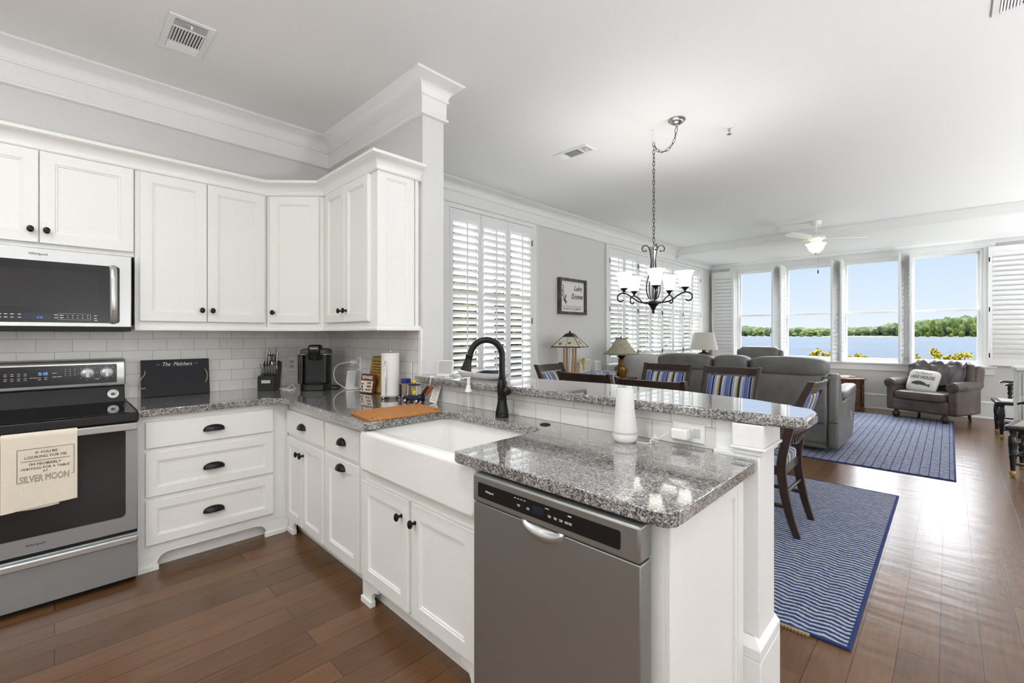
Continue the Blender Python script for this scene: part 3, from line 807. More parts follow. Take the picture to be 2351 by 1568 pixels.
# --- sink base
YS = 1.078
r = thing('base_cabinet', 'white two-door sink cabinet standing forward under the farmhouse sink', 'cabinet', (-1.65, 1.4, 0))
mb = boxat(r, -2.12, -1.21, YS, 1.60, 0.125, 0.66)
mb.box(-2.12, -2.06, YS, 1.6, 0.66, 0.874).box(-1.20, -1.165, YS + 0.01, 1.6, 0.0, 0.874)
mb.at(FB(YS)); foot(mb, -2.10, -1.95, 0.0, -1, 0.125); mb.box(-1.95, -1.33, -0.02, 0, 0.105, 0.125); foot(mb, -1.33, -1.175, 0.0, 1, 0.125)
mb.build('carcass', M['paint'], r, 0.002)
boxat(r, -2.1, -1.18, YS + 0.06, YS + 0.08, 0, 0.125).build('toe_kick', M['paint'], r)
doorp(r, FB(YS), -2.066, -1.658, 0.134, 0.616, (-1.708, 0.54))
doorp(r, FB(YS), -1.634, -1.222, 0.134, 0.616, (-1.602, 0.54))
# --- peninsula end cabinet
r = thing('end_cabinet', 'white panelled end of the peninsula right of the dishwasher', 'cabinet', (-0.52, 1.35, 0))
boxat(r, -0.556, -0.505, 1.057, 1.655, 0.0, 0.874).build('carcass', M['paint'], r, 0.002)
MB(r.location).at(frame((-0.505, 0, 0), (0, 1, 0), (1, 0, 0))).shaker(1.057, 1.60, 0.0, 0.874, 0, 0.016, 0.05, 0.012, 0.02).build('end_panel', M['paint'], r)

# --- wall cabinets
XU, YU = -3.51, 1.36
def wallcab(label, box_, loc): 
    r = thing('wall_cabinet', label, 'cabinet', loc)
    boxat(r, *box_).build('carcass', M['paint'], r, 0.002)
    return r
r = wallcab('short white two-door wall cabinet above the microwave', (XA, XU, -0.46, 0.335, 1.795, 2.40), (-3.68, -0.06, 1.795))
doorp(r, FA(XU), -0.442, -0.060, 1.822, 2.318, (-0.089, 1.889)); doorp(r, FA(XU), -0.056, 0.331, 1.822, 2.318, (-0.029, 1.889))
r = wallcab('white two-door wall cabinet right of the microwave', (XA, XU, 0.337, 1.066, 1.385, 2.40), (-3.68, 0.7, 1.385))
doorp(r, FA(XU), 0.360, 0.701, 1.412, 2.318, (0.672, 1.487)); doorp(r, FA(XU), 0.705, 1.050, 1.412, 2.318, (0.730, 1.487))
r = thing('wall_cabinet', 'diagonal white corner wall cabinet with one door', 'cabinet', (-3.6, 1.45, 1.385))
MB(r.location).prism([(XA, 1.068), (XU, 1.068), (-3.225, YU - 0.001), (-3.225, YB), (XA, YB)], 1.385, 2.40).build('carcass', M['paint'], r, 0.002)
dv = Vector((-3.225 - XU, YU - 1.068, 0)); dl = dv.length
TD = frame((XU, 1.068, 0), dv, (dv.y, -dv.x, 0))
doorp(r, TD, 0.028, dl - 0.03, 1.412, 2.318, (0.06, 1.487))
r = wallcab('white wall cabinet with two narrow doors and a panelled end beside the pier', (-3.223, -2.475, YU, YB, 1.385, 2.40), (-2.85, 1.5, 1.385))
doorp(r, FB(YU), -3.165, -2.868, 1.412, 2.318, (-2.902, 1.487), fr=0.05); doorp(r, FB(YU), -2.864, -2.548, 1.412, 2.318, (-2.83, 1.487), fr=0.05)
MB(r.location).at(frame((-2.475, 0, 0), (0, 1, 0), (1, 0, 0))).shaker(YU, 1.62, 1.385, 2.345, 0, 0.014, 0.055, 0.01).box(1.625, 1.648, 0, 0.014, 1.385, 2.36).build('end_panel', M['paint'], r)
# --- cornice and light rail run round all of them
corn = [(0, 2.338), (0.008, 2.338), (0.014, 2.344), (0.012, 2.352), (0.006, 2.358), (0.008, 2.366), (0.016, 2.384), (0.03, 2.400), (0.046, 2.408), (0.052, 2.410), (0.056, 2.416), (0.062, 2.418), (0.062, 2.436), (0, 2.436)]
corn = [(d + 0.001, z - 0.016) for d, z in corn]
pathU = [(XU, -0.46), (XU, 1.068), (-3.225, YU), (-2.461, YU), (-2.461, YB)]
o = MB().sweep(corn, pathU).build('cabinet_cornice', M['paint'], None); tag(o, 'white moulded cornice running along the top of the wall cabinets', 'moulding')
rail = [(-0.01, 1.355), (0.012, 1.355), (0.014, 1.362), (0.012, 1.372), (0.006, 1.376), (0.006, 1.385), (-0.01, 1.385)]
o = MB().sweep(rail, [(XU, 0.337), (XU, 1.068), (-3.225, YU), (-2.461, YU), (-2.461, YB)]).build('light_rail', M['paint'], None); tag(o, 'thin white rail along the bottom of the wall cabinets', 'moulding')

# --- granite counters
def slabpoly(name, pts, z0, z1, label):
    o = MB().prism(pts, z0, z1).build(name, M['granite'], None, 0.009, 3)
    return tag(o, label, 'countertop')
P = [(XA + 0.009, 0.320), (-3.165, 0.320), (-3.165, 0.92)]
P += [(-3.165 + 0.14 * (1 - math.cos(a)), 0.92 + 0.14 * math.sin(a)) for a in (0.26, 0.52, 0.79, 1.05, 1.31, PI / 2)]
P += [(-2.00, 1.022)] + [(-1.998 + 0.033 * math.sin(a), 1.052 - 0.033 * math.cos(a)) for a in (0.3, 0.8, 1.3)] + [(-1.965, 1.46), (-1.94, 1.49), (-1.32, 1.505), (-1.285, 1.49), (-1.27, 1.46), (-1.266, 1.0), (-1.24, 0.992), (-0.495, 0.992), (-0.47, 1.0), (-0.457, 1.02), (-0.455, 1.05), (-0.455, 1.6), (-0.46, 1.634), (-0.605, 1.634), (-0.605, YB - 0.002), (-2.438, YB - 0.002), (-2.438, YB - 0.009), (XA + 0.009, YB - 0.009)]
slabpoly('countertop', P, 0.876, 0.914, 'grey speckled granite countertop running round the kitchen to the peninsula')
P = [(-2.437, 1.60), (-2.40, 1.592), (-1.2, 1.612), (-0.345, 1.632), (-0.318, 1.648), (-0.316, 1.79), (-0.34, 1.865), (-0.55, 1.975), (-0.87, 2.05), (-1.3, 2.075), (-1.86, 2.0), (-2.2, 1.92), (-2.437, 1.845)]
slabpoly('bar_top', P, 1.030, 1.068, 'raised grey granite bar top behind the sink')

# --- farmhouse sink
r = thing('farmhouse_sink', 'white porcelain farmhouse sink with a deep apron front', 'sink', (-1.62, 1.25, 0.63))
mb = MB(r.location)
ap = rrect(-2.047, -1.19, 0.672, 0.870, 0.035, 6)
sk = [(x, 1.03, z) for x, z in ap]
mb.prism(ap, 1.03, 1.10, 'y')
mb.build('apron', M['porcelain'], r, 0.018, 4)
mb = MB(r.location)
def basin(u, v):
    a = 2 * PI * u
    prof = [(1.0, 0.866), (0.985, 0.871), (0.965, 0.866), (0.955, 0.84), (0.945, 0.70), (0.90, 0.665), (0.5, 0.66), (0.0, 0.656)]
    t = v * (len(prof) - 1); i = min(int(t), len(prof) - 2); q = t - i
    s_, z = prof[i][0] * (1 - q) + prof[i + 1][0] * q, prof[i][1] * (1 - q) + prof[i + 1][1] * q
    ex = 0.16
    x = math.copysign(abs(math.cos(a)) ** ex, math.cos(a)) * 0.385 * s_; y = math.copysign(abs(math.sin(a)) ** ex, math.sin(a)) * 0.243 * s_
    return (-1.618 + x, 1.29 + y, z)
mb.grid(basin, 64, 14, True)
mb.build('basin', M['porcelain'], r)
MB(r.location).lathe([(0, 0.006), (0.03, 0.006), (0.042, 0.003), (0.044, 0)], (-1.62, 1.28, 0.657)).build('drain', M['chrome'], r)
T = frame((-1.43, 1.5225, 0.80), (1, 0, 0), (0, -1, 0)) @ Matrix.Rotation(-PI / 2, 4, 'X')
MB(r.location).at(T).lathe([(0.018, -0.008), (0.018, 0.002), (0.013, 0.004), (0.011, -0.001), (0, -0.001)], n=20, sy=0.8).build('overflow_ring', M['whiteplastic'], r)

# --- faucet
r = thing('kitchen_faucet', 'dark bronze gooseneck faucet standing behind the sink', 'faucet', (-1.62, 1.585, 0.914))
bx, by = -1.62, 1.585
MB(r.location).lathe([(0.034, 0), (0.036, 0.006), (0.033, 0.012), (0.034, 0.018), (0.032, 0.03), (0.026, 0.06), (0.022, 0.085), (0.024, 0.088), (0.024, 0.094), (0.021, 0.097), (0.024, 0.115), (0.026, 0.15), (0.024, 0.175), (0.017, 0.187), (0.019, 0.192), (0.019, 0.2), (0.014, 0.204), (0, 0.204)], (bx, by, 0.914), 24).build('body', M['bronze'], r)
dx, dy = -0.62, -0.78   # the spout swings towards the left front
neck = [(bx, by, 1.11), (bx, by, 1.20)] + [(bx + dx * (0.08 - 0.08 * math.cos(a)), by + dy * (0.08 - 0.08 * math.sin(PI / 2) * math.cos(a)), 1.225 + 0.078 * math.sin(a)) for a in [PI * q / 14 for q in range(0, 13)]]
e = Vector(neck[-1])
neck.append((e.x + dx * 0.012, e.y + dy * 0.012, e.z - 0.03))
MB(r.location).tube(neck, 0.0155, 14).build('spout', M['bronze'], r)
e = Vector(neck[-1])
dn = (Vector((dx * 0.25, dy * 0.25, -1))).normalized()
h = MB(r.location).tube([e + dn * q for q in (0, 0.004, 0.008, 0.03, 0.06, 0.078, 0.082, 0.082)], [0.0185, 0.02, 0.0175, 0.018, 0.023, 0.028, 0.028, 0.02], 18)
h.build('spray_head', M['bronze'], r)
h = MB(r.location).tube([(bx + 0.01, by, 1.05), (bx + 0.05, by - 0.02, 1.05), (bx + 0.066, by - 0.028, 1.05), (bx + 0.072, by - 0.03, 1.05)], [0.014, 0.015, 0.02, 0.012], 16)
h.tube([(bx + 0.045, by - 0.018, 1.06), (bx + 0.035, by - 0.014, 1.09), (bx + 0.02, by - 0.01, 1.125)], [0.008, 0.007, 0.0085], 12)
h.build('handle', M['bronze'], r)
o = MB().lathe([(0.024, 0), (0.025, 0.003), (0.022, 0.006), (0.012, 0.007), (0.011, 0.009), (0, 0.009)], (-1.335, 1.585, 0.914)).build('disposal_button', M['bronze'], None)
tag(o, 'small round dark air-switch button in the countertop right of the faucet', 'button')

# ================================================================ RANGE
XR = -3.125
r = thing('range', 'stainless steel electric range with a black glass cooktop', 'stove', (-3.45, -0.066, 0))
Y0, Y1 = -0.448, 0.314
boxat(r, XA + 0.012, XR - 0.02, Y0, Y1, 0.03, 0.885).box(XA + 0.06, XR - 0.06, Y0 + 0.03, Y1 - 0.03, 0.0, 0.03).build('body', M['blackmatte'], r)
mb = MB(r.location).box(XA + 0.06, XR + 0.012, Y0, Y1 + 0.003, 0.885, 0.912); mb.box(XR - 0.02, XR + 0.014, Y0, Y1 + 0.003, 0.866, 0.912)
mb.build('cooktop_frame', M['black'], r, 0.006)
ct = boxat(r, XA + 0.12, XR - 0.03, Y0 + 0.035, Y1 - 0.035, 0.911, 0.9145).build('cooktop_glass', M['blackglass'], r, 0.001)
# backguard
mb = MB(r.location).prism([(XA + 0.012, 1.012), (-3.715, 1.012), (-3.712, 1.02), (-3.722, 1.15), (-3.735, 1.172), (-3.76, 1.18), (XA + 0.012, 1.18)], Y0, Y1, 'y'); bgd = mb.build('backguard', M['steelbright'], r, 0.008, 3)
mb = MB(r.location).prism([(XA + 0.012, 0.905), (-3.70, 0.905), (-3.735, 1.013), (XA + 0.012, 1.013)], Y0 + 0.003, Y1 - 0.004, 'y'); mb.build('lower_backguard', M['blackglass'], r, 0.004)
TB = frame((-3.716, 0, 0), (0, 1, 0), (1, 0, 0.0))
def tilt(o, ang): return frame(o, (0, 1, 0), (1, 0, 0)) @ Matrix.Rotation(ang, 4, 'X')
panel = MB(r.location).at(frame((-3.7165, 0, 0), (0, 1, 0), (1, 0, 0))).prism(rrect(-0.40, 0.272, 1.028, 1.148, 0.008), -0.004, 0.0035, 'y').build('control_panel', M['darkgrey'], r)
panel.data.materials[0] = M['ovenglass']
TP = lambda y, z, x=-3.7128: plane((x, y, z), (0, 1, 0), (0, 0, 1))
for ky in (0.139, 0.225):
    T = frame((-3.7135, ky, 1.098), (0, 1, 0), (1, 0, 0)) @ Matrix.Rotation(-PI / 2, 4, 'X')
    kb = MB(r.location).at(T).lathe([(0.031, 0), (0.031, 0.006), (0.029, 0.008), (0.026, 0.008), (0.025, 0.012), (0.023, 0.013), (0, 0.013)], n=28)
    kb.box(-0.008, 0.008, -0.024, 0.024, 0.012, 0.026)
    kb.build('control_knob', M['steelbright'], r, 0.001)
    mk = MB(r.location).at(T)
    for a in range(8): mk.box(*[v for v in (0.040 * math.cos(a * PI / 4) - 0.002, 0.040 * math.cos(a * PI / 4) + 0.002, 0.040 * math.sin(a * PI / 4) - 0.0012, 0.040 * math.sin(a * PI / 4) + 0.0012)], 0, 0.0006)
    mk.build('dial_marks', M['whiteink'], r)
text('clock_digits', '2:15', TP(-0.045, 1.104), 0.022, M['blueled'], r, bold=0.0004)
mk = MB(r.location).at(frame((-3.713, 0, 0), (0, 1, 0), (1, 0, 0)))
for yy in (-0.19, -0.165, -0.14, -0.115, -0.06, -0.035):
    for zz in (1.108, 1.098, 1.082, 1.072): mk.box(yy - 0.006, yy + 0.006, 0, 0.0006, zz - 0.0012, zz + 0.0012)
for yy in (0.045, 0.065, 0.085):
    for zz in (1.125, 1.113, 1.101, 1.089): mk.box(yy - 0.0016, yy + 0.0016, 0, 0.0006, zz - 0.0016, zz + 0.0016)
for yy, zz in ((-0.09, 1.083), (-0.078, 1.083), (0.0, 1.106), (0.0, 1.084), (0.022, 1.084), (0.182, 1.06)): mk.box(yy - 0.009, yy + 0.009, 0, 0.0006, zz - 0.0015, zz + 0.0015)
mk.build('panel_lettering', M['whiteink'], r)
# oven door, window, handle, storage drawer
FR = frame((XR, 0, 0), (0, 1, 0), (1, 0, 0))
dr = MB(r.location).at(FR).box(Y0, Y1, -0.02, 0.0, 0.285, 0.855).build('oven_door', M['steel'], r, 0.004)
MB(r.location).at(FR).prism(rrect(-0.392, 0.264, 0.365, 0.83, 0.02), -0.01, 0.002, 'y').build('oven_window', M['ovenglass'], dr)
hb = MB(r.location).at(FR).box(Y0 + 0.005, Y1 - 0.003, 0.012, 0.032, 0.824, 0.862); hb.box(Y0 + 0.02, Y0 + 0.05, 0, 0.014, 0.83, 0.855).box(Y1 - 0.05, Y1 - 0.02, 0, 0.014, 0.83, 0.855)
hb.build('oven_handle', M['steelbright'], dr, 0.005)
text('logo_lettering', 'Whirlpool', plane((XR + 0.0006, -0.063, 0.327), (0, 1, 0), (0, 0, 1)), 0.016, M['darkgrey'], dr, bold=0.0003)
dw = MB(r.location).at(FR).box(Y0, Y1, -0.02, 0.0, 0.032, 0.268).build('storage_drawer', M['steel'], r, 0.003)
MB(r.location).at(FR).prism([(Y0, 0.225), (Y1, 0.225), (Y1, 0.262), (Y0, 0.262)], 0, 0.026, 'y').build('drawer_pull', M['steelbright'], dw, 0.008, 3)
o = MB().at(frame((-3.7165, 0.255, 0.962), (0, 1, 0), (1, 0, 0.32)) @ Matrix.Rotation(-PI / 2, 4, 'X')).lathe([(0.027, -0.003), (0.027, 0.002), (0.0255, 0.003), (0, 0.003)], n=30)
o = thing('round_magnet', 'round white magnet with a dark emblem on the back of the range', 'magnet', (-3.715, 0.255, 0.962))
T0 = Matrix.Translation((-3.7165, 0.255, 0.962)) @ Matrix.Rotation(-0.31, 4, 'Y') @ Matrix.Rotation(PI / 2, 4, 'Y') @ Matrix.Rotation(PI / 2, 4, 'Z')
MB(o.location).at(T0).lathe([(0.027, -0.003), (0.027, 0.0035), (0.0255, 0.0045), (0, 0.0045)], n=30).build('disc', M['whiteplastic'], o)
em = MB(o.location).at(T0)
em.lathe([(0.0, 0.0047), (0.009, 0.0047), (0.009, 0.0053), (0, 0.0053)], (-0.003, -0.002, 0), 14)
em.box(-0.002, 0.013, -0.008, -0.003, 0.0047, 0.0053).box(0.0, 0.014, 0.003, 0.006, 0.0047, 0.0053)
for a in range(9):
    t = 0.5 + a * 0.27
    em.box(0.0205 * math.cos(t) - 0.0014, 0.0205 * math.cos(t) + 0.0014, 0.0205 * math.sin(t) - 0.0018, 0.0205 * math.sin(t) + 0.0018, 0.0047, 0.0053)
em.build('emblem', M['navy'], o)
# towels over the oven handle
def towel(label, y0, y1, zt, zb, xo, drop, nm):
    t = thing('kitchen_towel', label, 'towel', (XR + 0.03, (y0 + y1) / 2, zb))
    def fn(u, v):
        y = y0 + (y1 - y0) * u
        wv = 0.0035 * math.sin(u * 7 + 1) * v + 0.002 * math.sin(u * 17) * v
        if v < 0.12:
            a = v / 0.12 * PI
            return (XR + 0.022 - 0.0155 * math.cos(a) - 0.0 + xo * (v / 0.12), y, zt - 0.012 + 0.014 * math.sin(a))
        q = (v - 0.12) / 0.88
        return (XR + 0.0375 + xo + wv + 0.006 * q, y, zt - 0.012 - (zt - 0.012 - zb - drop * (1 - u)) * q)
    MB(t.location).sheet(fn, 24, 40, 0.003).build('cloth', M['cream'], t)
    return t
def towel2(t, y0, y1, z0, z1, x):  # a folded edge showing below
    MB(t.location).sheet(lambda u, v: (x, y0 + (y1 - y0) * u, z0 + (z1 - z0) * v - 0.006 * math.sin(3 * u)), 8, 3, 0.002).build('inner_fold', M['cream'], t)
t2 = towel('cream kitchen towel partly in frame at the left edge of the oven door', -0.36, -0.176, 0.866, 0.512, 0.0, 0.0, 1)
t1 = towel('cream printed kitchen towel hanging over the oven door handle', -0.172, 0.079, 0.866, 0.527, 0.004, -0.018, 0)
towel2(t1, -0.15, 0.016, 0.512, 0.56, XR + 0.036)
XT = XR + 0.0505
TT = lambda y, z, a=0.0: plane((XT, y, z), (0, 1, 0), (0, 0, 1))
for s_, y, z, sz in (("IF YOU'RE", -0.027, 0.772, 0.017), ('LOOKING FOR ME', -0.028, 0.752, 0.017), ("I'M PROBABLY", -0.031, 0.718, 0.017), ('WAITING FOR A TABLE', -0.029, 0.699, 0.0152), ('AT', -0.03, 0.682, 0.014)):
    text('print', s_, TT(y, z), sz, M['ink'], t1)
text('print', 'SILVER MOON', TT(-0.031, 0.650), 0.043, M['greyink'], t1, sx=0.60, outline=0.00075)
fr_ = MB(t1.location).at(frame((XT, 0, 0), (0, 1, 0), (1, 0, 0)))
for a in ((-0.122, 0.068, 0.7915, 0.793), (-0.122, -0.1205, 0.638, 0.793), (0.0665, 0.068, 0.652, 0.793), (-0.122, -0.113, 0.638, 0.6395), (0.058, 0.068, 0.652, 0.6535), (-0.110, 0.054, 0.7345, 0.7363)): fr_.box(a[0], a[1], 0, 0.0006, a[2], a[3])
fr_.build('printed_frame', M['ink'], t1)
for ch in t1.children:      # the print follows the folds of the cloth
    if ch.name.startswith('print'):
        for q in ch.data.vertices:
            y, z = q.co.y + t1.location.y, q.co.z + t1.location.z
            u = (y + 0.172) / 0.251; v = 0.12 + 0.88 * min(max((0.854 - z) / (0.854 - 0.527), 0), 1)
            wv = 0.0035 * math.sin(u * 7 + 1) * v + 0.002 * math.sin(u * 17) * v
            lift = q.co.x + t1.location.x - XT
            q.co.x = XR + 0.0375 + 0.004 + wv + 0.006 * (v - 0.12) / 0.88 + 0.0009 + lift * 0.5 - t1.location.x

# ================================================================ MICROWAVE
XM = -3.452
r = thing('microwave', 'stainless over-the-range microwave with a black glass door', 'microwave', (-3.64, -0.066, 1.345))
boxat(r, XA + 0.012, XM - 0.012, Y0 + 0.002, 0.318, 1.352, 1.788).build('body', M['black'], r)
boxat(r, XM - 0.03, XM, Y0 + 0.002, 0.318, 1.372, 1.79).build('front_frame', M['steelbright'], r, 0.004)
FM = frame((XM, 0, 0), (0, 1, 0), (1, 0, 0))
d = MB(r.location).at(FM).prism(rrect(-0.42, 0.265, 1.395, 1.722, 0.014), -0.01, 0.003, 'y').build('door_glass', M['blackglass'], r)
MB(r.location).at(FM).prism(rrect(-0.39, 0.176, 1.478, 1.677, 0.006), 0.0025, 0.0036, 'y').build('door_window', M['ovenglass'], d)
hb = MB(r.location).at(FM).tube([(0.236, 0.004, 1.402), (0.236, 0.022, 1.42), (0.236, 0.03, 1.5), (0.236, 0.031, 1.56), (0.236, 0.030, 1.62), (0.236, 0.022, 1.70), (0.236, 0.004, 1.717)], 0.017, 14, flat=1.0)
hb.build('door_handle', M['steelbright'], r)
MB(r.location).at(FM).box(-0.113, -0.012, 0.003, 0.0042, 1.411, 1.443).build('clock_display', M['navyglass'], r)
text('clock_digits', '2:18', plane((XM + 0.0046, -0.055, 1.421), (0, 1, 0), (0, 0, 1)), 0.012, M['blueled'], r)
text('logo_lettering', 'Whirlpool', plane((XM + 0.0008, -0.061, 1.757), (0, 1, 0), (0, 0, 1)), 0.017, M['darkgrey'], r, bold=0.0003)
mk = MB(r.location).at(FM)
for yy in (0.027, 0.05, 0.07, 0.09, 0.11, 0.13):
    for zz in (1.434, 1.421): mk.box(yy - (0.007 if yy < 0.03 else 0.0018), yy + (0.007 if yy < 0.03 else 0.0018), 0.003, 0.0038, zz - 0.0018, zz + 0.0018)
for yy in (-0.195, -0.175, -0.153, -0.127, 0.005, 0.162):
    for zz in (1.436, 1.42): mk.box(yy - 0.006, yy + 0.006, 0.003, 0.0038, zz - 0.0016, zz + 0.0016)
mk.box(0.156, 0.17, 0.003, 0.0038, 1.408, 1.4105)
for a in ((0.013, 0.142, 1.4435, 1.4442), (0.013, 0.142, 1.4105, 1.4112), (0.013, 0.0137, 1.4105, 1.4442), (0.1413, 0.142, 1.4105, 1.4442)): mk.box(a[0], a[1], 0.003, 0.0036, a[2], a[3])
mk.build('panel_lettering', M['whiteink'], r)
boxat(r, XA + 0.02, XM - 0.004, Y0 + 0.006, 0.315, 1.347, 1.372).build('bottom_grille', M['blackmatte'], r)

# ================================================================ DISHWASHER
YD = 0.985
r = thing('dishwasher', 'stainless dishwasher under the peninsula counter', 'dishwasher', (-0.84, 1.2, 0))
X0, X1 = -1.143, -0.531
boxat(r, -1.155, -0.558, 1.062, 1.585, 0.02, 0.872).build('tub', M['blackmatte'], r)
dr = MB(r.location).box(X0, X1, YD, YD + 0.055, 0.10, 0.772).build('door', M['steeldark'], r, 0.003)
boxat(r, X0 + 0.02, X1 - 0.02, YD + 0.055, 1.07, 0.10, 0.86).build('door_liner', M['blackmatte'], r)
hd = MB(r.location).box(X0, X1, YD - 0.004, YD + 0.058, 0.775, 0.866).build('control_head', M['steeldark'], r, 0.007, 3)
FD = frame((0, YD - 0.004, 0), (1, 0, 0), (0, -1, 0))
MB(r.location).at(FD).prism(rrect(-1.116, -0.583, 0.795, 0.843, 0.006), -0.004, 0.0012, 'y').build('control_panel', M['black'], r)
mk = MB(r.location).at(FD)
for xx in (-0.945, -0.932, -0.919, -0.906): mk.box(xx - 0.004, xx + 0.004, 0.0012, 0.0018, 0.833, 0.8346)
for xx in (-0.93, -0.892, -0.81, -0.789, -0.769, -0.75, -0.737): mk.box(xx - 0.006, xx + 0.006, 0.0012, 0.0018, 0.8155, 0.8170).box(xx - 0.005, xx + 0.005, 0.0012, 0.0018, 0.8115, 0.813)
mk.box(-0.826, -0.812, 0.0012, 0.0018, 0.833, 0.8348).box(-0.745, -0.733, 0.0012, 0.0018, 0.833, 0.836)
mk.build('panel_lettering', M['whiteink'], r)
MB(r.location).at(FD).box(-0.874, -0.831, 0.0012, 0.0022, 0.809, 0.832).build('display', M['navyglass'], r)
text('logo_lettering', 'Whirlpool', plane((-1.06, YD - 0.0055, 0.8195), (1, 0, 0), (0, 0, 1)), 0.009, M['whiteink'], r)
# scooped pocket handle
mb = MB(r.location)
def pocket(u, v):
    a = PI * u
    xx = -0.842 + 0.082 * math.cos(a) * (1 - 0.25 * v); zz = 0.776 - (0.044 * math.sin(a)) * (1 - 0.15 * v) 
    return (xx, YD - 0.0012 + 0.0 - 0.012 * math.sin(PI * v) * math.sin(a) ** 0.6, zz + 0.03 * v * math.sin(a))
mb.sheet(pocket, 24, 10, 0.002)
mb.build('pocket_handle', M['steelbright'], r)
boxat(r, X0, X1, 1.075, 1.095, 0.0, 0.10).build('toe_panel', M['blackmatte'], r)
# ================================================================ THINGS ON THE KITCHEN COUNTER
CZ = 0.9142
# chalkboard serving tray leaning on the tile
r = thing('chalkboard_tray', 'black chalkboard tray with rope handles leaning on the tile beside the range', 'tray', (-3.80, 0.585, CZ))
lean = Matrix.Translation((-3.775, 0.585, CZ)) @ Matrix.Rotation(-0.155, 4, 'Y')
TL = lean @ frame((0, 0, 0), (0, 1, 0), (1, 0, 0))
MB(r.location).at(TL).box(-0.189, 0.189, 0, 0.012, 0, 0.247).build('board', M['chalk'], r, 0.002)
for y, p in ((-0.168, [(-0.002, 0.175), (-0.004, 0.15), (-0.02, 0.125), (-0.03, 0.095), (-0.028, 0.068), (-0.012, 0.058), (-0.002, 0.064)]), (0.166, [(-0.004, 0.172), (0.004, 0.155), (0.008, 0.125), (0.004, 0.095), (-0.003, 0.08)])):
    MB(r.location).at(TL).tube(smooth_path([(y + a, 0.014 + 0.012 * math.sin(PI * i / (len(p) - 1)), z) for i, (a, z) in enumerate(p)]), 0.0035, 8).build('handle', M['rope'], r)
def onlean(u, z): return lean @ plane((0.0125, u, z), (0, 1, 0), (0, 0, 1))
text('chalk_writing', 'The  Melchers', onlean(0.004, 0.214), 0.037, M['whiteink'], r, sx=0.78, shear=0.35)
mk = MB(r.location).at(TL).box(-0.108, -0.09, 0.012, 0.0126, 0.212, 0.2135).box(0.104, 0.122, 0.012, 0.0126, 0.214, 0.2155); mk.build('chalk_writing', M['whiteink'], r)

# knife block with its knives and scissors
kb = thing('knife_block', 'black slanted knife block with a small silver label', 'knife block', (-3.66, 1.125, CZ), -0.62)
mb = MB()
mb.prism([(-0.085, 0.0), (-0.02, 0.0), (-0.035, 0.155), (-0.075, 0.215), (-0.125, 0.205), (-0.13, 0.18)], -0.055, 0.055, 'y')
mb.prism([(-0.02, 0.0), (0.055, 0.0), (0.055, 0.105), (-0.03, 0.12)], -0.058, 0.058, 'y')
mb.build('block', M['black'], kb, 0.003)
MB().box(0.055, 0.0565, -0.03, 0.03, 0.055, 0.078).build('label_plate', M['nickel'], kb)
Tk = Matrix.Translation(kb.location) @ Matrix.Rotation(-0.62, 4, 'Z')
def knife(label, x, y, z, L, ang, wdt, m, grp, nm='kitchen_knife'):
    p = Tk @ Vector((x, y, z))
    t = thing(nm, label, 'knife', p, -0.62, grp)
    T = Matrix.Rotation(ang, 4, 'Y')
    MB().at(T).tube([(0, 0, -0.004), (0.0, 0, 0.012), (0.001, 0, L * 0.45), (-0.002, 0, L * 0.8), (0.003, 0, L)], [wdt * 0.8, wdt, wdt * 0.85, wdt * 1.05, wdt * 0.9], 10, flat=0.62).build('handle', m, t)
    MB().at(T).box(-0.006, 0.006, -0.0012, 0.0012, -0.03, 0.0).build('blade', M['chrome'], t)
    MB().at(T).tube([(0.0028, 0, L - 0.004), (0.0035, 0, L + 0.002)], [wdt * 0.8, wdt * 0.7], 10, flat=0.62).build('end_cap', M['chrome'], t)
for i in range(6):
    knife('slim steak knife with a steel handle, one of the front row in the knife block', 0.01, -0.045 + 0.018 * i, 0.113, 0.085, 0.22, 0.0058, M['nickel'], 'steak knives in the block', 'steak_knife')
for i, (x, y, L, lab) in enumerate(((-0.055, -0.036, 0.13, 'long silver-handled knife in the left corner of the knife block'), (-0.045, -0.014, 0.095, 'short silver-handled knife beside the scissors in the block'), (-0.06, 0.022, 0.135, 'tall black-capped sharpening steel in the knife block'), (-0.05, 0.042, 0.10, 'silver-handled knife leaning right in the knife block'), (-0.09, -0.03, 0.11, 'silver-handled knife in the back row of the knife block'))):
    knife(lab, x, y, 0.185, L, -0.28 + 0.04 * i, 0.0115, M['nickel'] if i != 2 else M['steeldark'], 'large knives in the block')
sp = Tk @ Vector((-0.055, 0.006, 0.185))
t = thing('scissors', 'black-handled kitchen scissors standing in the knife block', 'scissors', sp, -0.62)
for s_ in (-1, 1): MB().tube([(0.0, s_ * 0.012 + 0.011 * math.sin(a), 0.05 + 0.028 * math.cos(a)) for a in [2 * PI * q / 14 for q in range(14)]], 0.0045, 8, True).build('loop', M['black'], t)
MB().box(-0.003, 0.003, -0.006, 0.006, -0.03, 0.024).build('blade', M['chrome'], t)

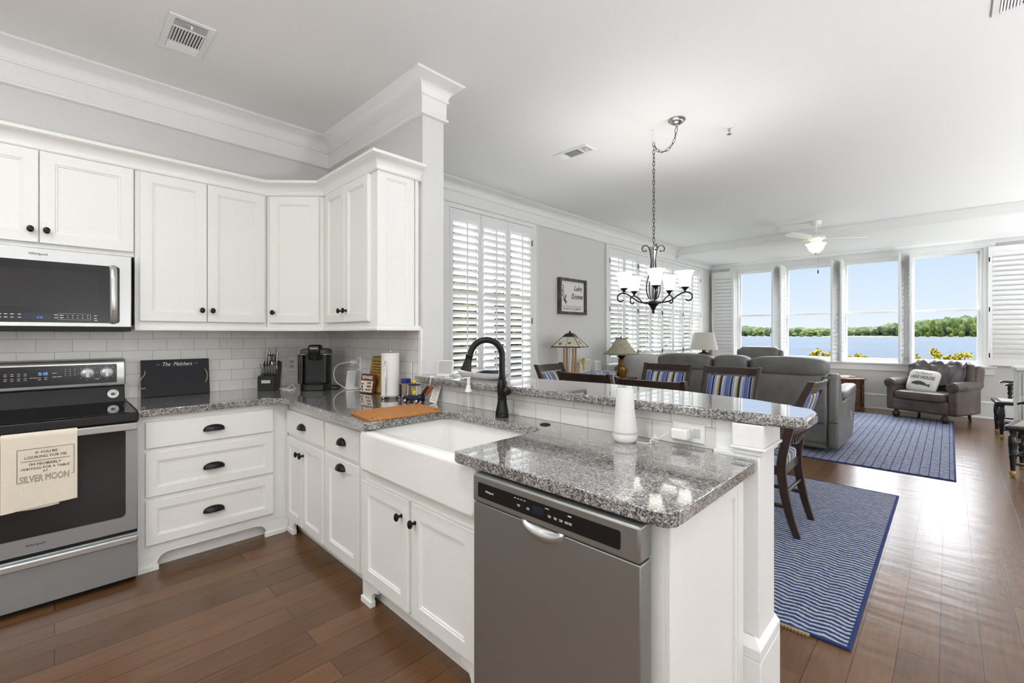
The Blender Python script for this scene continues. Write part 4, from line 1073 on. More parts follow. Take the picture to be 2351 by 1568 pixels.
# single-serve coffee maker
r = thing('coffee_maker', 'black single-serve coffee maker in the corner of the counter', 'coffee maker', (-3.46, 1.40, CZ), -0.55)
mb = MB()
mb.prism([(x * 1.0, y) for x, y in rrect(-0.10, 0.125, -0.10, 0.10, 0.06, 8)], 0, 0.045)
mb.build('base', M['black'], r, 0.004)
MB().prism(rrect(-0.10, 0.035, -0.10, 0.10, 0.045, 8), 0.045, 0.285).build('body', M['black'], r, 0.004)
MB().prism(rrect(-0.06, 0.045, -0.125, -0.085, 0.012), 0.045, 0.265).build('water_tank', M['smoke'], r, 0.003)
MB().prism(rrect(-0.085, 0.085, -0.118, 0.112, 0.05, 8), 0.262, 0.272).build('chrome_band', M['nickel'], r, 0.003)
MB().pad((0.0, 0, 0.285), 0.19, 0.215, 0.055, 0.5).build('top', M['darkgrey'], r)
mb = MB().pad((0.045, 0, 0.302), 0.12, 0.095, 0.075, 0.4); mb.build('lid', M['black'], r)
MB().lathe([(0.0, 0.225), (0.038, 0.225), (0.05, 0.262), (0.052, 0.275)], (0.07, 0, 0), 24).build('brew_head', M['black'], r)
MB().tube([(0.10 * math.cos(a), 0.052 * math.sin(a), 0.288 - 0.004 * math.cos(a)) for a in [-PI / 2 + PI * q / 14 for q in range(15)]], 0.004, 8).build('handle_trim', M['chrome'], r)
MB().prism(rrect(0.03, 0.115, -0.055, 0.055, 0.02), 0.045, 0.05).build('drip_tray', M['blackmatte'], r)
tx = text('logo_lettering', 'KEURIG', plane((0.1055, 0, 0.312), (0, 1, 0), (0.0, 0, 1)), 0.016, M['whiteink'], None)
tx.parent = r
o = MB().tube(smooth_path([(-3.53, 1.46, CZ + 0.02), (-3.50, 1.53, CZ + 0.012), (-3.44, 1.57, CZ + 0.008), (-3.38, 1.545, CZ + 0.006), (-3.34, 1.50, CZ + 0.006), (-3.38, 1.44, CZ + 0.006)]), 0.005, 8).build('power_cord', M['black'], None); adopt(o, r)
o = MB().tube(smooth_path([(-3.70, 1.20, CZ + 0.003), (-3.62, 1.23, CZ + 0.004), (-3.60, 1.26, CZ + 0.02), (-3.63, 1.285, CZ + 0.03), (-3.58, 1.28, CZ + 0.012), (-3.53, 1.27, CZ + 0.004), (-3.55, 1.22, CZ + 0.003), (-3.60, 1.20, CZ + 0.003)]), 0.0028, 8).build('charging_cable', M['cable'], None); tag(o, 'white cable lying loose between the knife block and coffee maker', 'cable')

# wall outlets
def outlet(label, T, plug=False):
    r = thing('wall_outlet', label, 'outlet', T.translation)
    MB(r.location).at(T).slab(-0.036, 0.036, -0.057, 0.057, 0, 0.006).build('cover_plate', M['whiteplastic'], r)
    for z in (-0.02, 0.02): MB(r.location).at(T).box(-0.016, 0.016, 0.006, 0.0075, z - 0.014, z + 0.014).build('socket', M['greyplastic'], r)
    return r
outlet('white wall outlet on the tile behind the phone charger', frame((-3.285, YB - 0.0085, 1.10), (1, 0, 0), (0, -1, 0)))
outlet('white wall outlet on the tile behind the coffee maker', frame((XA + 0.0085, 1.35, 1.09), (0, 1, 0), (1, 0, 0)))
outlet('white wall outlet low on the knee wall behind the toy car', frame((-2.30, YB - 0.0005, 0.972), (1, 0, 0), (0, -1, 0)))
# wireless phone charger on the counter
r = thing('phone_charger', 'white wedge-shaped phone charging stand with a curled cable', 'charger', (-3.27, 1.585, CZ), -0.25)
mb = MB().prism([(-0.05, 0.0), (0.055, 0.0), (0.055, 0.012), (-0.05, 0.012)], -0.045, 0.045, 'y'); mb.build('base', M['whiteplastic'], r, 0.004)
MB().at(Matrix.Rotation(0.5, 4, 'Y')).box(-0.05, -0.035, -0.034, 0.034, -0.02, 0.135).build('upright', M['whiteplastic'], r, 0.005)
pl = thing('usb_plug', 'white charger plug in the outlet behind the phone charger', 'plug', (-3.30, 1.62, 1.115))
MB(pl.location).box(-3.322, -3.292, 1.60, YB - 0.016, 1.102, 1.128).build('body', M['whiteplastic'], pl, 0.004)
MB(pl.location).tube(smooth_path([(-3.307, 1.60, 1.115), (-3.32, 1.565, 1.115), (-3.37, 1.52, 1.09), (-3.395, 1.505, 1.03), (-3.38, 1.515, 0.97), (-3.33, 1.55, 0.93), (-3.305, 1.57, 0.922)]), 0.0028, 8).build('cable', M['cable'], pl)

# signs behind the paper towels
r = thing('tin_sign', 'gold embossed tin sign leaning on the tile behind the paper towels', 'sign', (-2.93, 1.63, CZ))
T = Matrix.Translation((-2.955, 1.602, CZ)) @ Matrix.Rotation(-0.19, 4, 'X') @ frame((0, 0, 0), (1, 0, 0), (0, -1, 0))
MB(r.location).at(T).prism(rrect(-0.095, 0.13, 0.0, 0.262, 0.018), 0, 0.006, 'y').build('plate', M['walnut'], r, 0.002)
MB(r.location).at(T).prism(rrect(-0.086, 0.121, 0.008, 0.253, 0.014), 0.006, 0.0075, 'y').build('face', M['gold'], r)
mk = MB(r.location).at(T)
for i, z in enumerate((0.225, 0.203, 0.182, 0.163, 0.142)): mk.box(-0.065 + 0.01 * (i % 2), 0.10, 0.0075, 0.0085, z - 0.004, z + 0.004)
mk.build('embossing', M['walnut'], r)
r = thing('dog_sign', 'small rust-brown sign reading BEWARE in front of the gold sign', 'sign', (-2.96, 1.55, CZ))
T = Matrix.Translation((-2.965, 1.555, CZ)) @ Matrix.Rotation(0.12, 4, 'Z') @ Matrix.Rotation(-0.20, 4, 'X') @ frame((0, 0, 0), (1, 0, 0), (0, -1, 0))
Tt = Matrix.Translation((-2.965, 1.555, CZ)) @ Matrix.Rotation(0.12, 4, 'Z') @ Matrix.Rotation(-0.20, 4, 'X')
MB(r.location).at(T).box(-0.068, 0.085, 0, 0.022, 0, 0.135).build('board', M['redsign'], r, 0.003)
MB(r.location).at(T).box(-0.062, 0.08, 0.022, 0.0225, 0.006, 0.085).build('white_panel', M['cream'], r)
text('lettering', 'BEWARE', Tt @ plane((0.008, -0.0228, 0.108), (1, 0, 0), (0, 0, 1)), 0.032, M['whitecloth'], r, sx=0.95, bold=0.0008)
for s_, z in (('GOOD', 0.070), ('HOUSE', 0.046), ('ON DUTY', 0.022)): text('lettering', s_, Tt @ plane((0.04, -0.0232, z), (1, 0, 0), (0, 0, 1)), 0.019, M['ink'], r, sx=0.8, bold=0.0006)
pw_ = MB(r.location).at(T)
for x, z, q in ((-0.048, 0.06, 0.006), (-0.03, 0.062, 0.006), (-0.038, 0.04, 0.009), (-0.052, 0.022, 0.007), (-0.026, 0.02, 0.007)): pw_.prism([(x + q * math.cos(a), z + q * 1.2 * math.sin(a)) for a in [2 * PI * i / 10 for i in range(10)]], 0.0225, 0.023, 'y')
pw_.build('paw_marks', M['ink'], r)

# paper towels
hx, hy = -2.63, 1.545
r = thing('paper_towel_holder', 'chrome wire paper towel holder on ball feet', 'towel holder', (hx, hy, CZ))
mb = MB(r.location).lathe([(0.078, 0.014), (0.08, 0.017), (0.078, 0.02), (0, 0.02)], (hx, hy, CZ), 36); mb.build('base', M['chrome'], r)
for a in range(4): MB(r.location).pad((hx + 0.07 * math.cos(a * PI / 2 + 0.4), hy + 0.07 * math.sin(a * PI / 2 + 0.4), CZ + 0.0085), 0.017, 0.017, 0.017, 1.0, 12, 8).build('ball_foot', M['chrome'], r)
ax_, ay_ = hx + 0.045, hy - 0.062
MB(r.location).tube(smooth_path([(ax_, ay_, CZ + 0.02), (ax_, ay_, CZ + 0.15), (ax_ - 0.006, ay_, CZ + 0.20), (ax_ - 0.014, ay_, CZ + 0.225), (ax_, ay_, CZ + 0.245), (ax_ + 0.014, ay_, CZ + 0.235), (ax_ + 0.016, ay_, CZ + 0.2), (ax_ + 0.012, ay_, CZ + 0.02)]), 0.0022, 8).build('tension_arm', M['chrome'], r)
MB(r.location).cyl((hx, hy, CZ + 0.02), (hx, hy, CZ + 0.312), 0.004, 10).build('post', M['chrome'], r)
r = thing('paper_towel_roll', 'white roll of paper towels standing on the chrome holder', 'paper towel roll', (hx, hy, CZ + 0.0205))
mb = MB(r.location).lathe([(0.02, 0.021), (0.058, 0.021), (0.0585, 0.15), (0.058, 0.295), (0.02, 0.295)], (hx, hy, CZ), 40); mb.build('paper', M['whitecloth'], r)
MB(r.location).lathe([(0.0195, 0.0215), (0.0195, 0.2955), (0.017, 0.2955)], (hx, hy, CZ), 20).build('core', M['oak'], r)
# spice bottle and a little silver-topped shaker behind it
r = thing('spice_jar', 'clear jar of peppercorns with a blue cap right of the paper towels', 'jar', (-2.545, 1.605, CZ))
MB(r.location).prism(rrect(-2.574, -2.516, 1.58, 1.634, 0.016), CZ, CZ + 0.098).build('contents', M['spice'], r, 0.004)
MB(r.location).prism(rrect(-2.5735, -2.5165, 1.5805, 1.6335, 0.016), CZ + 0.098, CZ + 0.128).build('cap', M['blue'], r, 0.004)
MB(r.location).box(-2.572, -2.55, 1.5785, 1.5795, CZ + 0.01, CZ + 0.09).build('label', M['ink'], r)
o = MB().tube([(-2.54, 1.648, CZ), (-2.54, 1.648, CZ + 0.235)], 0.0035, 8).build('white_rod', M['whiteplastic'], None); tag(o, 'thin white rod standing behind the blue-capped jar', 'rod')
# toy golf cart bottle-stopper holder
r = thing('toy_golf_cart', 'small navy toy golf cart figurine with a yellow-topped driver', 'figurine', (-2.35, 1.545, CZ), 0.35)
mb = MB().pad((0, 0, 0.028), 0.135, 0.06, 0.034, 0.55, 20, 12); mb.pad((-0.055, 0, 0.026), 0.045, 0.058, 0.03, 0.7, 14, 10); mb.pad((0.045, 0, 0.034), 0.05, 0.06, 0.034, 0.7, 14, 10); mb.build('body', M['navy'], r)
for x in (-0.042, 0.042):
    for y in (-0.03, 0.03):
        w = MB().at(Matrix.Translation((x, y, 0.014)) @ Matrix.Rotation(PI / 2, 4, 'X')).lathe([(0, -0.006), (0.012, -0.006), (0.014, -0.003), (0.014, 0.003), (0.012, 0.006), (0, 0.006)], n=16).build('wheel', M['black'], r)
        MB().at(Matrix.Translation((x, y * 1.18, 0.014)) @ Matrix.Rotation(PI / 2, 4, 'X')).lathe([(0, -0.003), (0.007, -0.003), (0.007, 0.003), (0, 0.003)], n=12).build('hub', M['whiteplastic'], w)
for y in (-0.017, 0.017): MB().pad((-0.072, y, 0.032), 0.008, 0.014, 0.014, 1, 10, 8).build('headlight', M['whiteplastic'], r)
MB().pad((0, 0, 0.108), 0.085, 0.062, 0.012, 0.8, 18, 8).build('roof', M['navy'], r)
for x in (-0.03, 0.03):
    for y in (-0.022, 0.022): MB().cyl((x * 1.1, y, 0.04), (x, y, 0.105), 0.0022, 8).build('roof_post', M['cream'], r)
dv_ = MB().pad((0.004, 0, 0.058), 0.026, 0.03, 0.036, 0.9, 12, 8); dv_.pad((0.0, 0, 0.083), 0.022, 0.022, 0.024, 1, 12, 8); dv_.build('driver', M['yellow'], r)
tp = MB().pad((0.0, 0, 0.125), 0.024, 0.02, 0.026, 0.9, 12, 8); tp.pad((-0.012, 0, 0.128), 0.012, 0.014, 0.008, 1, 10, 6); tp.build('roof_ornament', M['yellow'], r)
for nme, m_, dx_, lab in (('bottle_stopper', M['green'], 0.052, 'dark green wrapped stick sticking out of the back of the toy cart'), ('bottle_stopper', M['rust'], 0.078, 'rust-red wrapped stick sticking out of the back of the toy cart')):
    p = Matrix.Translation(r.location) @ Matrix.Rotation(0.35, 4, 'Z') @ Vector((dx_, 0.006, 0.048))
    t = thing(nme, lab, 'bottle stopper', p, 0.35)
    MB().tube([(0, 0, 0), (0.024, 0, 0.026), (0.052, 0, 0.056)], [0.008, 0.0115, 0.0095], 12).build('grip', m_, t)
    MB().tube([(0.052, 0, 0.056), (0.062, 0, 0.066)], [0.008, 0.006], 10).build('tip', M['nickel'], t)
r = thing('note_holder', 'slanted white printed card standing beside the toy cart', 'card', (-2.235, 1.60, CZ), -0.60)
Tc = Matrix.Translation((0, 0, 0.004)) @ Matrix.Rotation(-0.30, 4, 'X') @ Matrix.Rotation(-0.18, 4, 'Y')
MB().at(Tc).box(-0.0012, 0.0012, -0.022, 0.022, 0.0, 0.118).build('card', M['whitecloth'], r)
MB().at(Tc).box(-0.006, -0.0013, 0.018, 0.0245, 0.0, 0.112).build('stand', M['darkgrey'], r)  # dark strip modelled for the shadow along the card's right edge
mk = MB().at(Tc)
for i in range(9): mk.box(0.0012, 0.0018, -0.017 + 0.003 * (i % 2), 0.016 - 0.004 * (i % 3), 0.012 + i * 0.011, 0.0145 + i * 0.011)
mk.build('printed_lines', M['greyink'], r)
# cutting board
r = thing('cutting_board', 'brown wooden cutting board lying on the counter left of the sink', 'cutting board', (-2.09, 1.27, CZ))
pts = [(-2.225, 1.075), (-1.985, 1.045), (-1.965, 1.06), (-1.945, 1.445), (-1.96, 1.46), (-2.215, 1.488), (-2.232, 1.475), (-2.238, 1.088)]
MB(r.location).prism(pts, CZ, CZ + 0.014).build('board', M['board'], r, 0.003)
gv = MB(r.location)
for x, y in ((-2.215, 1.095), (-1.985, 1.068), (-1.968, 1.43), (-2.205, 1.462)): gv.lathe([(0.0, 0.0142), (0.008, 0.0142), (0.009, 0.014)], (x, y, CZ), 14, sx=1, sy=1.0)
gv.build('corner_hole', M['blackmatte'], r)
# soap dispenser
r = thing('soap_dispenser', 'clear soap pump bottle standing beside the faucet', 'soap bottle', (-1.868, 1.572, CZ))
c0 = (-1.868, 1.572, CZ)
MB(r.location).lathe([(0.034, 0), (0.036, 0.004), (0.032, 0.03), (0.026, 0.075), (0.0215, 0.105), (0.015, 0.122), (0.012, 0.126)], c0, 28).build('bottle', M['bottle'], r)
MB(r.location).lathe([(0, 0.003), (0.031, 0.003), (0.0335, 0.006), (0.0305, 0.03), (0.0285, 0.046), (0, 0.046)], c0, 28).build('liquid', M['soap'], r)
mb = MB(r.location).lathe([(0.021, 0.106), (0.019, 0.112), (0.013, 0.126), (0.013, 0.14), (0.008, 0.142), (0.008, 0.175), (0.0115, 0.177), (0.012, 0.184), (0, 0.185)], c0, 24)
mb.tube([(c0[0], c0[1], CZ + 0.18), (c0[0] - 0.018, c0[1] - 0.018, CZ + 0.180), (c0[0] - 0.021, c0[1] - 0.021, CZ + 0.174)], 0.004, 8); mb.build('pump', M['whiteplastic'], r)
MB(r.location).cyl((c0[0], c0[1], CZ + 0.008), (c0[0], c0[1], CZ + 0.125), 0.0025, 8).build('dip_tube', M['whiteplastic'], r)
# wifi speaker and its charger
sx_, sy_ = -0.905, 1.555
r = thing('smart_speaker', 'white tapered cylinder speaker standing on the peninsula counter', 'speaker', (sx_, sy_, CZ))
MB(r.location).lathe([(0.0, 0.0), (0.036, 0.0), (0.045, 0.008), (0.0475, 0.02), (0.0478, 0.032)], (sx_, sy_, CZ), 40).build('base', M['whiteplastic'], r)
MB(r.location).lathe([(0.0468, 0.032), (0.0468, 0.041)], (sx_, sy_, CZ), 40).build('ring', M['greyplastic'], r)
MB(r.location).lathe([(0.0478, 0.041), (0.0472, 0.05), (0.042, 0.085), (0.0375, 0.12), (0.0345, 0.165), (0.0328, 0.201), (0.0318, 0.204), (0, 0.2025)], (sx_, sy_, CZ), 40).build('shell', M['meshcloth'], r)
T = frame((-0.699, YB - 0.0005, 0.964), (1, 0, 0), (0, -1, 0))
r = thing('wall_outlet', 'wide white outlet plate on the tile right of the speaker', 'outlet', T.translation)
MB(r.location).at(T).slab(-0.062, 0.060, -0.037, 0.037, 0, 0.008).build('cover_plate', M['whiteplastic'], r)
MB(r.location).at(T).box(0.02, 0.045, 0.008, 0.0095, -0.017, 0.017).build('socket', M['greyplastic'], r)
r = thing('power_adapter', 'white power adapter plugged into the wide outlet plate', 'plug', (-0.715, 1.62, 0.96))
MB(r.location).box(-0.745, -0.685, 1.607, YB - 0.012, 0.942, 0.982).build('body', M['whiteplastic'], r, 0.006, 3)
MB(r.location).box(-0.7455, -0.7445, 1.62, 1.635, 0.945, 0.97).build('lettering', M['ink'], r)
pts = [(-0.745, 1.628, 0.965), (-0.765, 1.62, 0.955), (-0.79, 1.60, 0.935)]
for i in range(14): pts.append((-0.805 + 0.014 * math.cos(i * 2.1), 1.598 + 0.012 * math.sin(i * 1.3), 0.932 + 0.014 * math.sin(i * 2.4)))
pts += [(-0.81, 1.58, 0.919), (-0.83, 1.568, 0.917), (-0.857, 1.56, 0.918)]
MB(r.location).tube(smooth_path(pts, 5), 0.0017, 6).build('cable', M['cable'], r)

# things on the bar top
BZ = 1.0685
r = thing('smart_display', 'small white tablet display standing on the bar beside the pier', 'tablet', (-2.30, 1.74, BZ), 0.25)
MB().at(Matrix.Rotation(-0.14, 4, 'X')).prism(rrect(-0.06, 0.06, 0.004, 0.098, 0.006), -0.005, 0.005, 'y').build('frame', M['whiteplastic'], r, 0.001)
MB().at(Matrix.Rotation(-0.14, 4, 'X')).box(-0.053, 0.053, -0.0062, -0.005, 0.011, 0.091).build('screen', M['greyplastic'], r)
MB().prism([(-0.02, 0), (0.045, 0), (0.04, 0.008), (-0.015, 0.01)], -0.05, 0.05, 'x').build('foot', M['whiteplastic'], r)
o = MB().tube(smooth_path([(-2.25, 1.70, BZ + 0.003), (-2.24, 1.64, BZ + 0.006), (-2.235, 1.597, BZ + 0.004), (-2.238, 1.585, BZ - 0.02), (-2.26, 1.60, 0.99), (-2.285, 1.655, 0.965)]), 0.0035, 8); o.pad((-2.235, 1.592, BZ + 0.004), 0.022, 0.02, 0.018, 0.8, 12, 8)
o = o.build('charging_cable', M['cable'], None); tag(o, 'white cable hanging over the left end of the bar edge', 'cable')
r = thing('serving_dish', 'shallow white marbled dish near the left end of the bar', 'dish', (-2.00, 1.80, BZ), 0.1)
def dish(u, v):
    a = 2 * PI * u; prof = [(0.0, 0.0), (0.75, 0.0), (0.9, 0.012), (1.0, 0.036), (0.97, 0.038), (0.87, 0.016), (0.72, 0.006), (0.0, 0.006)]
    t = v * 7; i = min(int(t), 6); q = t - i; R_ = prof[i][0] * (1 - q) + prof[i + 1][0] * q; z = prof[i][1] * (1 - q) + prof[i + 1][1] * q
    return (0.17 * R_ * math.copysign(abs(math.cos(a)) ** 0.5, math.cos(a)), 0.085 * R_ * math.copysign(abs(math.sin(a)) ** 0.5, math.sin(a)), z)
MB().grid(dish, 40, 21, True).build('dish', M['greystone'], r)
dT = Matrix.Translation(r.location) @ Matrix.Rotation(0.1, 4, 'Z')
o = MB().at(dT).box(-0.105, -0.04, -0.025, 0.03, 0.0075, 0.046).build('small_white_box', M['whiteplastic'], None, 0.004); tag(o, 'small white box in the dish on the bar', 'box')
o = MB().at(dT).box(0.02, 0.095, -0.03, 0.03, 0.0075, 0.05).build('small_navy_box', M['navy'], None, 0.004); tag(o, 'small navy box in the dish on the bar', 'box')
t = thing('key_ring', 'dark keys on a ring in the dish on the bar', 'keys', dT @ Vector((-0.01, -0.01, 0.0065)))
MB().tube([(0.014 * math.cos(a), 0.014 * math.sin(a), 0.034) for a in [2 * PI * i / 14 for i in range(14)]], 0.0015, 6, True).build('ring', M['darkgrey'], t)
MB().box(-0.006, 0.006, -0.035, -0.008, 0.0, 0.03).build('key', M['darkgrey'], t, 0.001); MB().box(0.006, 0.022, -0.012, 0.014, 0.0, 0.033).build('fob', M['black'], t, 0.003)

# ================================================================ CEILING FIXTURES
def vent(label, x0, x1, y0, y1, kind):
    r = thing('ceiling_vent', label, 'vent', ((x0 + x1) / 2, (y0 + y1) / 2, 3.0))
    z = 3.0; b = 0.03
    mb = MB(r.location).box(x0, x0 + b, y0, y1, z - 0.008, z).box(x1 - b, x1, y0, y1, z - 0.008, z).box(x0 + b, x1 - b, y0, y0 + b, z - 0.008, z).box(x0 + b, x1 - b, y1 - b, y1, z - 0.008, z)
    mb.build('frame', M['trim'], r, 0.003)
    boxat(r, x0 + b, x1 - b, y0 + b, y1 - b, z - 0.001, z + 0.004).build('duct_opening', M['blackmatte'], r)
    mb = MB(r.location)
    L = x1 - x0 - 2 * b; X = x0 + b
    def slat_y(xa, tl): mb.at(Matrix.Translation((xa, 0, z - 0.007)) @ Matrix.Rotation(tl, 4, 'Y')).box(-0.006, 0.006, y0 + b, y1 - b, -0.0008, 0.0008).at(Matrix.Identity(4))
    for i in range(6): slat_y(X + L * (0.02 + 0.04 * i), -0.6)
    for i in range(5): slat_y(X + L * (0.80 + 0.042 * i), 0.3)
    mb.box(X + L * 0.24, X + L * 0.27, y0 + b, y1 - b, z - 0.009, z - 0.006).box(X + L * 0.75, X + L * 0.78, y0 + b, y1 - b, z - 0.009, z - 0.006)
    n = 11; w = (y1 - y0 - 2 * b)
    for i in range(n):
        ya = y0 + b + w * (i + 0.5) / n
        mb.at(Matrix.Translation((0, ya, z - 0.006)) @ Matrix.Rotation(0.6, 4, 'X')).box(X + L * 0.26, X + L * 0.76, -0.006, 0.006, -0.0008, 0.0008).at(Matrix.Identity(4))
    mb.build('louvers', M['trim'], r)
    MB(r.location).box(X + L * 0.9, X + L * 0.94, (y0 + y1) / 2 - 0.004, (y0 + y1) / 2 + 0.004, z - 0.024, z - 0.006).build('lever', M['trim'], r)
    return r
vent('square white ceiling vent above the range', -3.255, -2.875, 0.415, 0.622, 0)
vent('long white ceiling vent left of the chandelier', -2.655, -2.275, 3.247, 3.425, 1)
vent('white ceiling vent cut by the top right corner of the picture', 0.155, 0.50, 3.10, 3.44, 1)
r = thing('fire_sprinkler', 'small ceiling sprinkler head right of the chandelier', 'sprinkler', (-1.269, 3.80, 3.0))
c0 = (-1.269, 3.80, 3.0)
MB(r.location).lathe([(0, 0), (0.034, 0), (0.032, -0.006), (0.012, -0.01), (0, -0.01)], c0, 24).build('escutcheon', M['trim'], r)
mb = MB(r.location).lathe([(0.009, -0.008), (0.009, -0.03), (0.004, -0.034), (0.004, -0.055), (0, -0.055)], c0, 12); mb.lathe([(0, -0.055), (0.017, -0.055), (0.017, -0.058), (0, -0.058)], c0, 16); mb.build('head', M['nickel'], r)

# ---- chandelier
cx_, cy_ = -1.724, 3.408
r = thing('chandelier', 'five-light dark iron chandelier with frosted bell shades on a swagged chain', 'chandelier', (cx_, cy_, 3.0))
CB = lambda: MB(r.location)
CB().lathe([(0, 0), (0.064, 0), (0.066, -0.006), (0.058, -0.014), (0.05, -0.017), (0.045, -0.026), (0.026, -0.036), (0.012, -0.04), (0.01, -0.055), (0, -0.055)], (-1.516, 3.384, 3.0), 32).build('canopy', M['nickel'], r)
CB().tube(smooth_path([(cx_, cy_, 3.0), (cx_, cy_, 2.97), (cx_ - 0.016, cy_ - 0.004, 2.94), (cx_ - 0.012, cy_ - 0.004, 2.905), (cx_ + 0.004, cy_, 2.892), (cx_ + 0.018, cy_, 2.905), (cx_ + 0.02, cy_, 2.915)]), 0.003, 8).build('ceiling_hook', M['trim'], r)
ch = CB(); i = 0
def link(mb, p, d, i, L=0.042, w=0.009, rr=0.0022):
    d = Vector(d).normalized(); a = d.orthogonal().normalized(); b = d.cross(a)
    t = i * 1.25; s_ = a * math.cos(t) + b * math.sin(t)
    mb.tube([Vector(p) + d * (L / 2 * math.cos(q)) + s_ * (w * math.sin(q)) for q in [2 * PI * j / 12 for j in range(12)]], rr, 6, True)
z = 2.875
while z > 2.06: link(ch, (cx_ + 0.004, cy_, z), (0, 0, 1), i); z -= 0.031; i += 1
sw_ = smooth_path([(cx_ + 0.006, cy_, 2.88), (cx_ + 0.035, cy_ - 0.004, 2.82), (cx_ + 0.085, cy_ - 0.01, 2.79), (cx_ + 0.14, cy_ - 0.016, 2.80), (cx_ + 0.185, cy_ - 0.02, 2.85), (cx_ + 0.207, cy_ - 0.024, 2.945)], 12)
acc = 0
for a, b_ in zip(sw_, sw_[1:]):
    acc += (b_ - a).length
    if acc > 0.031: link(ch, b_, b_ - a, i); acc = 0; i += 1
ch.build('chain', M['blackmetal'], r)
CB().lathe([(0.0, 2.062), (0.008, 2.06), (0.008, 2.045), (0.032, 2.038), (0.034, 2.034), (0.024, 1.99), (0.017, 1.94), (0.0155, 1.92), (0.018, 1.87), (0.026, 1.80), (0.026, 1.78), (0.016, 1.775), (0.014, 1.60), (0, 1.60)], (cx_, cy_, 0), 24).build('column', M['nickel'], r)
cb = CB()
for a in range(5):
    t = math.radians(36 + 72 * a + 44); ux = Vector((math.cos(t), math.sin(t), 0))
    P_ = lambda d, z: Vector((cx_, cy_, 0)) + ux * d + Vector((0, 0, z))
    cb.tube(smooth_path([P_(0.036, 2.035), P_(0.024, 1.985), P_(0.017, 1.93), P_(0.025, 1.86), P_(0.05, 1.76), P_(0.055, 1.70), P_(0.045, 1.645), P_(0.03, 1.62)]), 0.0045, 8)
for a in range(4):
    t = math.radians(44 + 90 * a); ux = Vector((math.cos(t), math.sin(t), 0))
    P_ = lambda d, z: Vector((cx_, cy_, 0)) + ux * d + Vector((0, 0, z))
    cb.tube(smooth_path([P_(0.034, 2.035), P_(0.05, 2.052), P_(0.075, 2.052), P_(0.09, 2.035), P_(0.086, 2.012), P_(0.068, 2.006), P_(0.058, 2.016)]), 0.0045, 8)
    cb.pad(P_(0.058, 2.008), 0.013, 0.013, 0.013, 1, 8, 6)
cb.build('scrollwork', M['blackmetal'], r)
CB().lathe([(0.0, 1.605), (0.03, 1.603), (0.046, 1.592), (0.046, 1.582), (0.032, 1.566), (0.022, 1.552), (0.016, 1.535), (0.009, 1.527), (0.012, 1.516), (0.01, 1.507), (0.004, 1.499), (0, 1.497)], (cx_, cy_, 0), 24).build('hub_finial', M['blackmetal'], r)
vdir = math.atan2(-cy_, -cx_)   # the direction back to the viewpoint
for a in range(5):
    t = vdir + math.radians(4 + 72 * a); ux = Vector((math.cos(t), math.sin(t), 0))
    P_ = lambda d, z: Vector((cx_, cy_, 0)) + ux * d + Vector((0, 0, z))
    arm = CB().tube(smooth_path([P_(0.03, 1.592), P_(0.09, 1.590), P_(0.14, 1.605), P_(0.19, 1.64), P_(0.235, 1.662), P_(0.275, 1.66), P_(0.298, 1.635), P_(0.292, 1.606), P_(0.268, 1.596), P_(0.25, 1.608)]), 0.0058, 8).build('arm', M['blackmetal'], r)
    S = P_(0.245, 0)
    CB().lathe([(0.006, 1.662), (0.008, 1.676), (0.017, 1.69), (0.03, 1.70), (0.03, 1.704), (0, 1.704)], (S.x, S.y, 0), 20).build('socket_cup', M['blackmetal'], arm)
    CB().lathe([(0.028, 1.703), (0.036, 1.712), (0.044, 1.74), (0.048, 1.775), (0.054, 1.80), (0.066, 1.822), (0.073, 1.828), (0.071, 1.829), (0.063, 1.823), (0.051, 1.80), (0.0455, 1.775), (0.041, 1.74), (0.033, 1.714), (0.026, 1.706)], (S.x, S.y, 0), 28).build('glass_shade', M['shadeglass'], arm)
    light('chandelier_bulb', 'POINT', (S.x, S.y, 1.76), 5.0, (1.0, 0.985, 0.96), shadow_soft_size=0.025)
# ---- ceiling fan
fx, fy = -1.41, 7.85
r = thing('ceiling_fan', 'white five-blade ceiling fan with a lit bowl light', 'ceiling fan', (fx, fy, 3.0))
CB = lambda: MB(r.location)
CB().lathe([(0, 3.0), (0.072, 3.0), (0.07, 2.985), (0.06, 2.945), (0.05, 2.938), (0, 2.938)], (fx, fy, 0), 28).build('canopy', M['trim'], r)
CB().cyl((fx, fy, 2.94), (fx, fy, 2.84), 0.013, 14).build('downrod', M['trim'], r)
CB().lathe([(0, 2.85), (0.02, 2.85), (0.022, 2.83), (0.06, 2.815), (0.10, 2.80), (0.118, 2.775), (0.115, 2.745), (0.085, 2.72), (0.07, 2.70), (0.072, 2.685), (0, 2.685)], (fx, fy, 0), 32).build('motor', M['trim'], r)
for a in range(5):
    t = math.radians(36 + 72 * a); T = Matrix.Translation((fx, fy, 2.745)) @ Matrix.Rotation(t, 4, 'Z') @ Matrix.Rotation(0.2, 4, 'X')
    bl = CB().at(T).prism([(0.17, -0.05), (0.22, -0.06), (0.60, -0.068), (0.655, -0.058), (0.68, -0.02), (0.68, 0.02), (0.655, 0.058), (0.60, 0.068), (0.22, 0.06), (0.17, 0.05)], -0.003, 0.003).build('blade', M['trim'], r)
    ir = CB().at(T).box(0.07, 0.15, -0.012, 0.012, -0.008, -0.003).prism([(0.14, -0.01), (0.22, -0.035), (0.22, 0.035), (0.14, 0.01)], -0.006, -0.003); ir.build('blade_iron', M['trim'], bl)
CB().lathe([(0.132, 2.668), (0.128, 2.655), (0.112, 2.645), (0.105, 2.62), (0.085, 2.575), (0.05, 2.54), (0.0, 2.53), (0.0, 2.534), (0.048, 2.544), (0.082, 2.578), (0.10, 2.62), (0.108, 2.65), (0.124, 2.66)], (fx, fy, 0), 36).build('glass_bowl', M['fanglass'], r)
